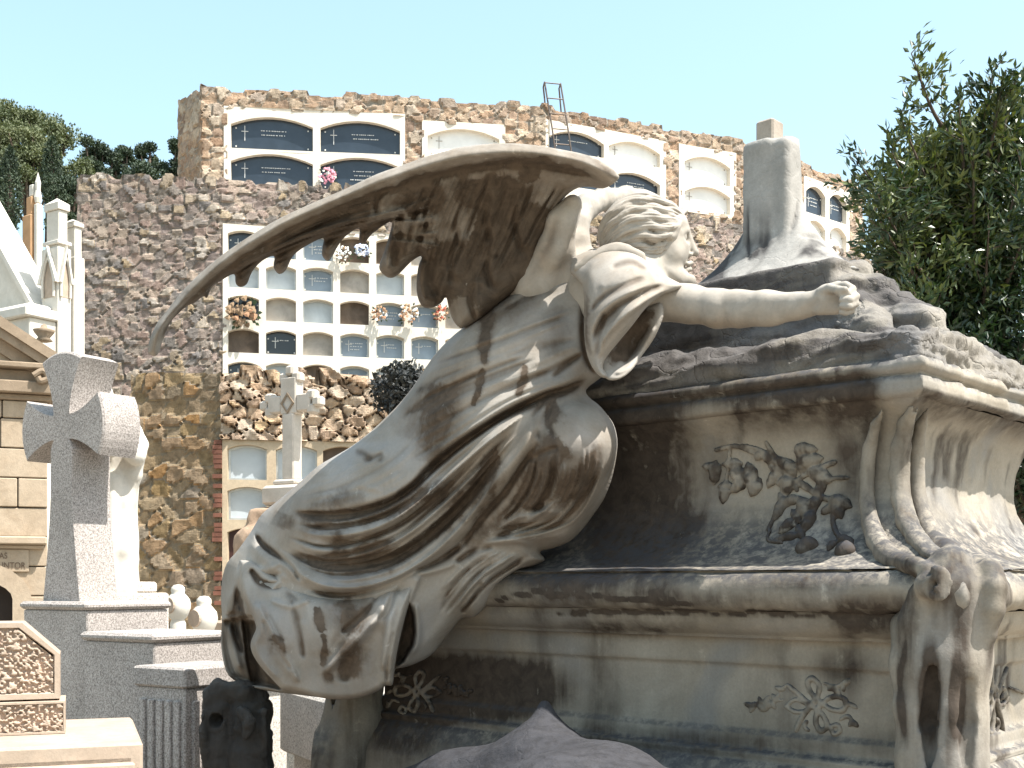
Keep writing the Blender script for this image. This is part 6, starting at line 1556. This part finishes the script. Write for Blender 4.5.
# --- white gothic chapel behind it
def chapel():
    D = 13.5; k = D / F; ex, ey = frame2(33); c = P(58, 340, D); root = thing('gothic_chapel', (c[0] - .5, c[1] + .6, 0), 'white marble gothic chapel with a steep gable and capped square pinnacles', 'chapel')
    o = c[:2]; Zk = lambda py: EYE + (HY - py) * k
    def W_(x, z, d): q = o + ex * x + ey * d; return (q[0], q[1], z)
    mb = MB()
    w0 = .30
    mb.box(o, ex, ey, -w0, 0, 0, .18, 0, Zk(246), .01)
    mb.box(o, ex, ey, -w0 + .05, -.03, .03, .15, Zk(246), Zk(208), .008)
    mb.box(o, ex, ey, -w0 + .02, .005, -.005, .185, Zk(243), Zk(239), .008); mb.box(o, ex, ey, -w0 + .03, -.01, .01, .17, Zk(208), Zk(201), .006)
    def pyr(x0, x1, y0, y1, z0, z1): mb.add([W_(x0, z0, y0), W_(x1, z0, y0), W_(x1, z0, y1), W_(x0, z0, y1), W_((x0 + x1) / 2, z1, (y0 + y1) / 2)], [(0, 1, 4), (1, 2, 4), (2, 3, 4), (3, 0, 4)])
    pyr(-w0 + .03, -.01, .01, .17, Zk(201) - .001, Zk(194)); mb.build('pinnacle', WHITEST, root)
    # small gables with pointed niches on the faces
    def gable(face):
        g = MB()
        f = (lambda a, z, d: W_(-w0 / 2 + a, z, -d)) if face == 0 else (lambda a, z, d: W_(d, z, .09 + a * .6))
        hw = .15 if face == 0 else .13; za, zb = Zk(282), Zk(247)
        for sg in (1, -1): g.hexa([f(sg * x, z, d) for d in (0.001, .045) for x, z in ((hw + .02, za), (0, zb + .03), (0, zb - .035), (hw - .03, za))])
        g.build('gablet', WHITEST, root)
        g = MB(); pts = [(-.09, Zk(296)), (.09, Zk(296)), (.09, Zk(278)), (.05, Zk(266)), (0, Zk(258)), (-.05, Zk(266)), (-.09, Zk(278))]
        V = [f(a, z, .004) for a, z in pts] + [f(a * .7, Zk(296) + (z - Zk(296)) * .8 + .01, .012) for a, z in pts]; n = len(pts)
        g.add(V, [tuple(range(n))]); g.build('niche', CREAM, root)
        g = MB()
        for sg in (1, -1): g.tube(catmull([f(sg * .10, Zk(296), .02), f(sg * .10, Zk(278), .02), f(sg * .055, Zk(264), .02), f(0, Zk(256), .02)], 5), .016, 6)
        g.build('niche_arch', WHITEST, root)
    gable(0); gable(1)
    mb = MB(); mb.box(o, ex, ey, -.32, -.05, .26, .40, 0, Zk(250), .01); mb.box(o, ex, ey, -.28, -.08, .28, .38, Zk(250), Zk(219), .008); mb.box(o, ex, ey, -.31, -.06, .26, .40, Zk(219), Zk(214), .008)
    x0, x1, y0, y1 = -.31, -.06, .26, .40
    mb.add([W_(x0, Zk(214), y0), W_(x1, Zk(214), y0), W_(x1, Zk(214), y1), W_(x0, Zk(214), y1), W_(-.185, Zk(209), .33)], [(0, 1, 4), (1, 2, 4), (2, 3, 4), (3, 0, 4)])
    mb.box(o, ex, ey, -.05, .04, .19, .27, 0, Zk(275), .02)
    mb.build('pinnacle', WHITEST, root)
    # steep gable roof seen edge on, rising to the left
    mb = MB(); xe = -.30; ze = Zk(322); xr = -1.7; zr_ = ze + 1.75
    for (d0, d1, t0, t1) in ((-.05, .26, .0, .12), (-.12, .28, .121, .20)):
        mb.hexa([W_(x, z, d) for d in (d0, d1) for (x, z) in ((xe, ze + t0), (xr, zr_ + t0), (xr, zr_ + t1), (xe, ze + t1))])
        mb.hexa([W_(x, z, d) for d in (d0, d1) for (x, z) in ((2 * xr - xe, ze + t0), (xr, zr_ + t0), (xr, zr_ + t1), (2 * xr - xe, ze + t1))])
    mb.build('gable_coping', WHITEST, root)
    mb = MB(); mb.add([W_(xe, 0, .02), W_(xe, ze, .02), W_(xr, zr_, .02), W_(2 * xr - xe, ze, .02), W_(2 * xr - xe, 0, .02), W_(xe, 0, .22), W_(xe, ze, .22), W_(xr, zr_, .22), W_(2 * xr - xe, ze, .22), W_(2 * xr - xe, 0, .22)], [(0, 1, 2, 3, 4)[::-1], (5, 6, 7, 8, 9), (0, 5, 6, 1)[::-1]]); mb.build('gable_wall', WHITEST, root)
    mb = MB(); mb.box(o, ex, ey, -2.6, -.02, -.35, -.01, 0, Zk(322), .01); mb.box(o, ex, ey, -2.6, .02, -.42, -.005, Zk(322), Zk(312), .015); mb.box(o, ex, ey, -2.6, -.1, -.3, -.002, Zk(312), Zk(306), .02); mb.build('ledge', WHITEST, root)
chapel()
# urn-like ornament on the ledge
def ornament():
    c = P(44, 333, 12.9); mb = MB(); mb.lathe(c, [(.04, -.1), (.09, -.085), (.06, -.05), (.10, .0), (.115, .03), (.085, .04), (.04, .05), (.03, .08), (.002, .1)], 14)
    o = mb.build('stone_urn', BROWNST, None, smooth=True); tag(o, 'small brown stone urn standing against the white chapel', 'urn')
ornament()
def far_tower():
    D = 24.; k = D / F; c = P(30, 230, D); root = thing('far_pinnacle', (c[0], c[1], 5), 'distant orange brick pinnacle with white stone tip among the hillside trees', 'pinnacle')
    ex, ey = frame2(35); Zk = lambda py: EYE + (HY - py) * k
    mb = MB(); mb.box(c[:2], ex, ey, -.14, .05, 0, .2, 0, Zk(196), .02); mb.box(c[:2], ex, ey, -.2, .1, -.05, .2, 0, Zk(215), .02); mb.build('brick_shaft', plain('orange_brick', (.5, .3, .16), .9, .4, 2.), root)
    mb = MB(); mb.box(c[:2], ex, ey, -.08, .06, .02, .16, Zk(196), Zk(184), .02); mb.box(c[:2], ex, ey, .12, .24, 0, .14, 0, Zk(205), .02); mb.lathe((c[0] + .16, c[1], Zk(203)), [(.06, 0), (.08, .1), (.05, .25), (.06, .4), (.02, .55), (.001, .62)], 8); mb.build('white_tip', WHITEST, root)
far_tower()
# --- stone mass at the foot of the tomb
def foot_rock():
    S = Solid(np.array([-.75, 2.3, .6]), np.array([.75, 4.3, 1.42]), .014)
    q = lambda x, y, d: P(x, y, d)
    # long low draped mound rising to a small peak
    S.chain([q(380, 806, 3.85), q(460, 804, 3.6), q(545, 790, 3.45), q(610, 806, 3.25), q(670, 838, 3.05), q(740, 890, 2.95)], [.10, .14, .16, .15, .13, .12], .10)
    S.chain([q(400, 850, 3.4), q(560, 840, 3.1), q(720, 850, 2.9)], [.14, .2, .14], .10)
    S.chain([q(545, 752, 3.5), q(545, 706, 3.55)], [.06, .018], .09)
    S.box((0, 3.4, .7), (.7, .6, .12), None, .05, .1)
    V, Fc = S.mesh(); V, Fc = subdiv(V, Fc); N = normals(V, Fc); V = V + N * ((fbm(V * np.array([7, 7, 12]), 5, 4) - .5) * .018)[:, None]
    o = mk('stone_mound', V, Fc, stone('shade_dark_stone', (.030, .031, .036), (.016, .016, .019), cd=(.03, .028, .028), sc=9, streak=.35, bumpd=.008, lichen=.3, lic=(.07, .07, .08), crack=.2), None, smooth=True, attrs={'dirt_shade': np.full(len(V), .1)}); tag(o, 'low stone mound coloured dark as if shaded, lying against the foot of the tomb', 'stone slab')  # near-black colour stands for a shadow lying on paler stone
foot_rock()
# ---------------------------------------------------------------- trees
def leaf_cloud(pts, dirs, L, wd, rr, spread=.9, flat=True):
    """many small pointed leaves, each folded along its midrib"""
    n = len(pts); rnd = rr.normal(size=(n, 3)); d = dirs + spread * rnd; d /= np.linalg.norm(d, axis=1)[:, None]
    s = np.cross(d, rr.normal(size=(n, 3))); s /= np.linalg.norm(s, axis=1)[:, None] + 1e-9; nn_ = np.cross(d, s)
    l = L * rr.uniform(.65, 1.25, n)[:, None]; w = wd * rr.uniform(.7, 1.2, n)[:, None]
    a = pts; b = pts + d * l * .45 + s * w + nn_ * w * .35; c = pts + d * l; e = pts + d * l * .45 - s * w + nn_ * w * .35; m = pts + d * l * .5
    V = np.stack([a, b, c, e, m], 1).reshape(-1, 3); k = np.arange(n) * 5
    Fc = np.vstack([np.stack([k, k + 1, k + 4], 1), np.stack([k + 1, k + 2, k + 4], 1), np.stack([k + 2, k + 3, k + 4], 1), np.stack([k + 3, k, k + 4], 1)])
    return V, Fc
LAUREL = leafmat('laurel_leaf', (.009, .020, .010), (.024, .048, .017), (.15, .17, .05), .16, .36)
PINE = leafmat('pine_leaf', (.065, .085, .038), (.105, .125, .055), (.155, .165, .075), .15, .7)
DARKL = leafmat('dark_leaf', (.024, .04, .022), (.04, .062, .032), (.07, .095, .05), .12, .7)
BARK = plain('bark', (.10, .075, .055), .95, .4, 6.)

def laurel():
    rr = np.random.default_rng(5); D = 8.2; base = np.array([4.05, D + .3, 0.])
    root = thing('laurel_tree', tuple(base), 'tall glossy dark green laurel tree rising behind the right end of the tomb', 'tree')
    tips = []
    def q(x, y, d=0.): return P(x, y, D + d)
    main = [(1010, 120), (985, 70), (915, 55), (955, 110), (1000, 75), (1018, 95), (905, 120), (890, 150), (880, 190), (868, 172), (930, 160), (975, 150), (1015, 170), (872, 215), (900, 215), (940, 230), (990, 220), (1030, 210), (880, 255), (910, 280), (950, 300), (1000, 300), (900, 320), (935, 350), (985, 370), (1025, 340), (1010, 440), (960, 420), (1040, 120), (1055, 240), (1060, 350), (1045, 430), (1090, 200), (1085, 300), (1090, 400), (920, 390)]
    mb = MB(); trunk = [base, base + np.array([-.05, 0, 1.3]), q(985, 420, .3), q(978, 330, .3), q(972, 240, .25), q(968, 160, .2)]
    mb.tube(catmull(trunk, 5), np.linspace(.11, .02, 26), 8)
    LP = []; LD = []
    fork = catmull(trunk, 5)
    for i, (x, y) in enumerate(main):
        for dd in ((0, .55) if y > 140 else (0,)):
            tip = q(x + rr.normal() * 4, y + rr.normal() * 3, rr.uniform(-.4, .2) + dd)
            f = fork[min(len(fork) - 1, int(np.argmin(np.abs(fork[:, 2] - (tip[2] - .7)))))]
            m = f * .4 + tip * .6 + np.array([0, 0, -.12]); C = catmull([f, m, tip], 7); mb.tube(C, np.linspace(.022, .004, len(C)), 5)
            # sprigs along the outer part of the limb
            nsp = 15
            for k in range(nsp):
                t = .35 + .65 * k / (nsp - 1) if y < 200 else .2 + .8 * k / (nsp - 1)
                p = C[int(t * (len(C) - 1))]; d = rr.normal(size=3) * np.array([1, 1, .6]) + np.array([0, 0, .9]); d /= np.linalg.norm(d)
                Ls = (.14 + .26 * (1 - t) + (.10 if y > 150 else .0)) * rr.uniform(.7, 1.2); e = p + d * Ls
                if k % 2 == 0: mb.tube([p, (p + e) / 2 + rr.normal(size=3) * .01, e], [.004, .003, .002], 4, caps=False)
                nl = 34 if y > 150 else 17
                tt = rr.uniform(.05, 1.05, nl)[:, None]; LP.append(p + (e - p) * tt + rr.normal(size=(nl, 3)) * (.03 if y > 150 else .014)); LD.append(np.repeat(d[None], nl, 0))
            tt = np.linspace(.6, 1., 16); LP.append(np.array([C[int(a * (len(C) - 1))] for a in tt]) + rr.normal(size=(16, 3)) * .008); LD.append(np.repeat((C[-1] - C[-3])[None] / np.linalg.norm(C[-1] - C[-3]), 16, 0))
    # inner mass
    n = 15000; u = rr.normal(size=(n, 3)); u /= np.linalg.norm(u, axis=1)[:, None]; cen = q(985, 345, .5); r = rr.uniform(.4, 1, n)[:, None] ** .5
    pts = cen + u * r * np.array([.72, .8, 1.15]) ; pts = pts[fbm(pts * 2.6, 3, 2) > .34]; pts = pts[pts[:, 2] > .9]; LP.append(pts); LD.append(np.repeat(np.array([[0, 0, .4]]), len(pts), 0))
    n = 2600; u = rr.normal(size=(n, 3)); u /= np.linalg.norm(u, axis=1)[:, None]; cen = q(905, 285, .25); pts = cen + u * rr.uniform(.3, 1, n)[:, None] * np.array([.24, .4, .75]); pts = pts[fbm(pts * 4, 3, 5) > .42]; LP.append(pts); LD.append(np.repeat(np.array([[-.2, 0, .5]]), len(pts), 0))
    n = 6000; u = rr.normal(size=(n, 3)); u /= np.linalg.norm(u, axis=1)[:, None]; cen = q(1090, 360, .4); pts = cen + u * rr.uniform(.5, 1, n)[:, None] * np.array([.8, .8, 1.5]); pts = pts[pts[:, 2] > .6]; LP.append(pts); LD.append(np.repeat(np.array([[0, 0, .4]]), len(pts), 0))
    for (x, y, d_, rx, rz, n) in ((965, 185, .3, .42, .5, 4200), (915, 200, .2, .22, .42, 1500), (1010, 140, .3, .22, .3, 1300)):
        u = rr.normal(size=(n, 3)); u /= np.linalg.norm(u, axis=1)[:, None]; p3 = q(x, y, d_) + u * (rr.random(n)[:, None] ** .45) * np.array([rx, .4, rz]); p3 = p3[fbm(p3 * 4.5, 3, 15) > .45]; LP.append(p3); LD.append(np.repeat(np.array([[-.1, 0, .8]]), len(p3), 0))
    pts = np.vstack(LP); dr = np.vstack(LD); V, Fc = leaf_cloud(pts, dr, .076, .0135, rr, .55)
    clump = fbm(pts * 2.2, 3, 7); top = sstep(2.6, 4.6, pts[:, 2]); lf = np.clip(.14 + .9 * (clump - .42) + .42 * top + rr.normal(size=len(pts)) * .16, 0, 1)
    mb.build('trunk', BARK, root, smooth=True)
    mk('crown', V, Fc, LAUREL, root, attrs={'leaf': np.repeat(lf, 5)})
    print('laurel leaves', len(pts))
laurel()

def hill_tree(px, py_top, py_bot, wpx, D, mat, kind, lab, seed, name):
    rr = np.random.default_rng(seed); k = D / F; top = P(px, py_top, D); bot = P(px, py_bot, D); base = np.array([top[0], D, max(0, bot[2] - 3)])
    root = thing(name, tuple(base), lab, 'tree', 'trees on the hillside'); w = wpx * k / 2; h = top[2] - bot[2]
    mb = MB(); LP = []
    if kind == 'cypress':
        mb.tube([base, (base + top) / 2, top], [.25, .15, .03], 6)
        n = int(2600); t = rr.random(n); a = rr.uniform(0, 6.283, n); r = w * np.sin(np.pi * np.clip(t * .93 + .07, 0, 1)) ** .7 * (.55 + .45 * rr.random(n)) * (.75 + .5 * fbm(np.stack([np.cos(a) * 2, np.sin(a) * 2, t * 9], 1), 3, seed))
        pts = np.stack([top[0] + r * np.cos(a), D + r * np.sin(a), bot[2] + t * h], 1); LD = np.repeat(np.array([[0, 0, 1.]]), n, 0)
    else:
        nb = 26; cs = []
        for i in range(nb):
            a = rr.uniform(0, 6.283); q = rr.uniform(.2, .85); z = bot[2] + h * (rr.uniform(.35, .92) if kind == 'pine' else rr.uniform(.0, .9)); 
            c = np.array([top[0] + q * w * math.cos(a), D + q * w * math.sin(a), z]); cs.append(c)
            f = base * .35 + np.array([top[0], D, z]) * .65 - np.array([0, 0, h * .2]); mb.tube(catmull([f, (f + c) / 2 + np.array([0, 0, -.1 * h]), c], 4), [.09] * 4 + [.06] * 4 + [.03], 5)
        cs.append(top - np.array([0, 0, h * .12])); mb.tube([base, base * .5 + top * .5, top - np.array([0, 0, .1 * h])], [.3, .2, .06], 7)
        for c in cs:
            m = 330; u = rr.normal(size=(m, 3)); u /= np.linalg.norm(u, axis=1)[:, None]; s_ = w * rr.uniform(.34, .52)
            LP.append(c + u * rr.uniform(.3, 1, m)[:, None] * np.array([s_, s_, s_ * (.55 if kind == 'pine' else .8)]))
        pts = np.vstack(LP); pts = pts[fbm(pts * (2.2 / w) * 2, 3, seed) > .3]; LD = np.repeat(np.array([[0, 0, .7]]), len(pts), 0)
    V, Fc = leaf_cloud(pts, LD, 2.6 * k * (1.25 if kind != 'cypress' else 1.4), .95 * k, rr, .8)
    lf = np.clip(.45 + 1.2 * (fbm(pts * .8, 3, seed) - .5) + rr.normal(size=len(pts)) * .15, 0, 1)
    mb.build('trunk', BARK, root, smooth=True); mk('crown', V, Fc, mat, root, attrs={'leaf': np.repeat(lf, 5)})
for a in ((10, 103, 190, 60, 62, PINE, 'pine', 'pale olive pine at the far left of the hillside with a wide crown', 1, 'pine_tree'), (50, 112, 190, 58, 66, PINE, 'pine', 'pale olive pine with a loose crown leaning over the dark cypress', 2, 'pine_tree'), (30, 130, 215, 70, 60, PINE, 'pine', 'low olive pine filling the slope under the two tall pines', 3, 'pine_tree'),
          (-20, 108, 200, 60, 60, PINE, 'pine', 'olive pine cut by the left edge of the photo', 14, 'pine_tree'),
          (10, 148, 235, 24, 45, DARKL, 'cypress', 'dark narrow cypress at the left edge beside the orange pinnacle', 4, 'cypress_tree'), (52, 138, 215, 22, 50, DARKL, 'cypress', 'dark narrow cypress between the orange pinnacle and the grey wall', 5, 'cypress_tree'),
          (96, 137, 215, 42, 75, DARKL, 'round', 'dark round tree left of the pointed one above the grey rubble wall', 6, 'oak_tree'), (124, 142, 215, 26, 78, DARKL, 'round', 'dark pointed tree in the middle above the grey rubble wall', 7, 'oak_tree'), (150, 139, 215, 30, 80, DARKL, 'round', 'dark tree nearest the gap of sky above the grey wall', 8, 'oak_tree'), (176, 140, 215, 30, 80, DARKL, 'round', 'dark tree touching the orange brown upper wall', 9, 'oak_tree'),
          (80, 160, 225, 50, 70, PINE, 'round', 'low olive bush tree in front of the dark round trees', 10, 'oak_tree'), (140, 168, 225, 60, 74, DARKL, 'round', 'low dark tree closing the foot of the sky gap', 11, 'oak_tree'), (-10, 160, 240, 40, 50, DARKL, 'round', 'dark low tree at the left edge behind the white gable', 12, 'oak_tree'), (70, 175, 235, 40, 48, DARKL, 'round', 'dark low tree behind the white pinnacle', 13, 'oak_tree')):
    hill_tree(*a)

def dark_shrub():
    rr = np.random.default_rng(9); D = 15.; c = P(395, 388, D); root = thing('dark_shrub', (c[0], c[1], 0), 'small dark sooty looking shrub showing behind the back of the angel', 'shrub')
    n = 5200; u = rr.normal(size=(n, 3)); u /= np.linalg.norm(u, axis=1)[:, None]; pts = c + np.array([.12, 0, -.05]) + u * rr.uniform(.3, 1, n)[:, None] * np.array([.44, .45, .36]); pts = pts[fbm(pts * 5, 3, 3) > .40]
    n = 6000; u = rr.normal(size=(n, 3)); u /= np.linalg.norm(u, axis=1)[:, None]; p2 = c + np.array([.72, .1, -1.5]) + u * rr.uniform(.4, 1, n)[:, None] * np.array([.55, .5, 1.5]); pts = np.vstack([pts, p2[fbm(p2 * 4, 3, 4) > .42]])
    V, Fc = leaf_cloud(pts, np.repeat(np.array([[.3, 0, .3]]), len(pts), 0), .075, .022, rr, .9)
    mk('crown', V, Fc, leafmat('sooty_leaf', (.012, .014, .013), (.028, .03, .028), (.06, .06, .055), .05, .6), root, attrs={'leaf': np.repeat(rr.random(len(pts)), 5)})
    mb = MB(); mb.tube(catmull([(c[0] + .7, c[1], 0), (c[0] + .6, c[1], 1.5), (c[0], c[1], c[2] - .2)], 5), .06, 7)
    for k in range(7):
        a = rr.uniform(0, 6.28); mb.tube([(c[0], c[1], c[2] - .5), (c[0] + .3 * math.cos(a), c[1] + .3 * math.sin(a), c[2] + .1)], [.03, .008], 5)
    mb.build('trunk', BARK, root, smooth=True)
dark_shrub()
# ---------------------------------------------------------------- camera, sky, sun
cam = bpy.data.objects.new('camera', bpy.data.cameras.new('camera')); COL.objects.link(cam)
cam.location = (0, 0, EYE); cam.rotation_euler = (math.radians(90), 0, 0)
cam.data.sensor_width = 36; cam.data.lens = 36 * F / 1024; cam.data.shift_y = (HY - 384) / 1024.
cam.data.clip_end = 4000; cam.data.clip_start = .05
SC.camera = cam
SUN_AZ = np.array([.90, -.43]); SUN_AZ /= np.linalg.norm(SUN_AZ); SUN_EL = math.radians(60)
w = bpy.data.worlds.new('World'); SC.world = w; w.use_nodes = True
t = w.node_tree; bg = t.nodes['Background']
sky = t.nodes.new('ShaderNodeTexSky'); sky.sky_type = 'NISHITA'; sky.sun_disc = False
sky.sun_elevation = SUN_EL; sky.sun_rotation = math.atan2(SUN_AZ[0], SUN_AZ[1]); sky.altitude = 0; sky.air_density = 1.3; sky.dust_density = 2.2; sky.ozone_density = .5
bg.inputs[1].default_value = .12
hs = t.nodes.new('ShaderNodeMix'); hs.data_type = 'RGBA'; hs.blend_type = 'MULTIPLY'; hs.inputs[0].default_value = 1.; hs.inputs[7].default_value = (1., 1.0, .97, 1)
ha = t.nodes.new('ShaderNodeMix'); ha.data_type = 'RGBA'; ha.blend_type = 'ADD'; ha.inputs[0].default_value = 1.; ha.inputs[7].default_value = (.58, .98, .92, 1)   # thin bright haze all over the sky
t.links.new(sky.outputs[0], hs.inputs[6]); t.links.new(hs.outputs[2], ha.inputs[6]); t.links.new(ha.outputs[2], bg.inputs[0])
sun = bpy.data.objects.new('sun', bpy.data.lights.new('sun', 'SUN')); COL.objects.link(sun)
sun.data.energy = 5.0; sun.data.angle = math.radians(.5); sun.data.color = (1., .965, .91)
from mathutils import Vector
sun.rotation_euler = Vector((-SUN_AZ[0] * math.cos(SUN_EL), -SUN_AZ[1] * math.cos(SUN_EL), -math.sin(SUN_EL))).to_track_quat('-Z', 'Y').to_euler()
SC.view_settings.view_transform = 'Standard'; SC.view_settings.look = 'None'; SC.view_settings.exposure = 1.15; SC.view_settings.gamma = 1
SC.view_settings.use_curve_mapping = False
SC.cycles.max_bounces = 8; SC.cycles.diffuse_bounces = 4
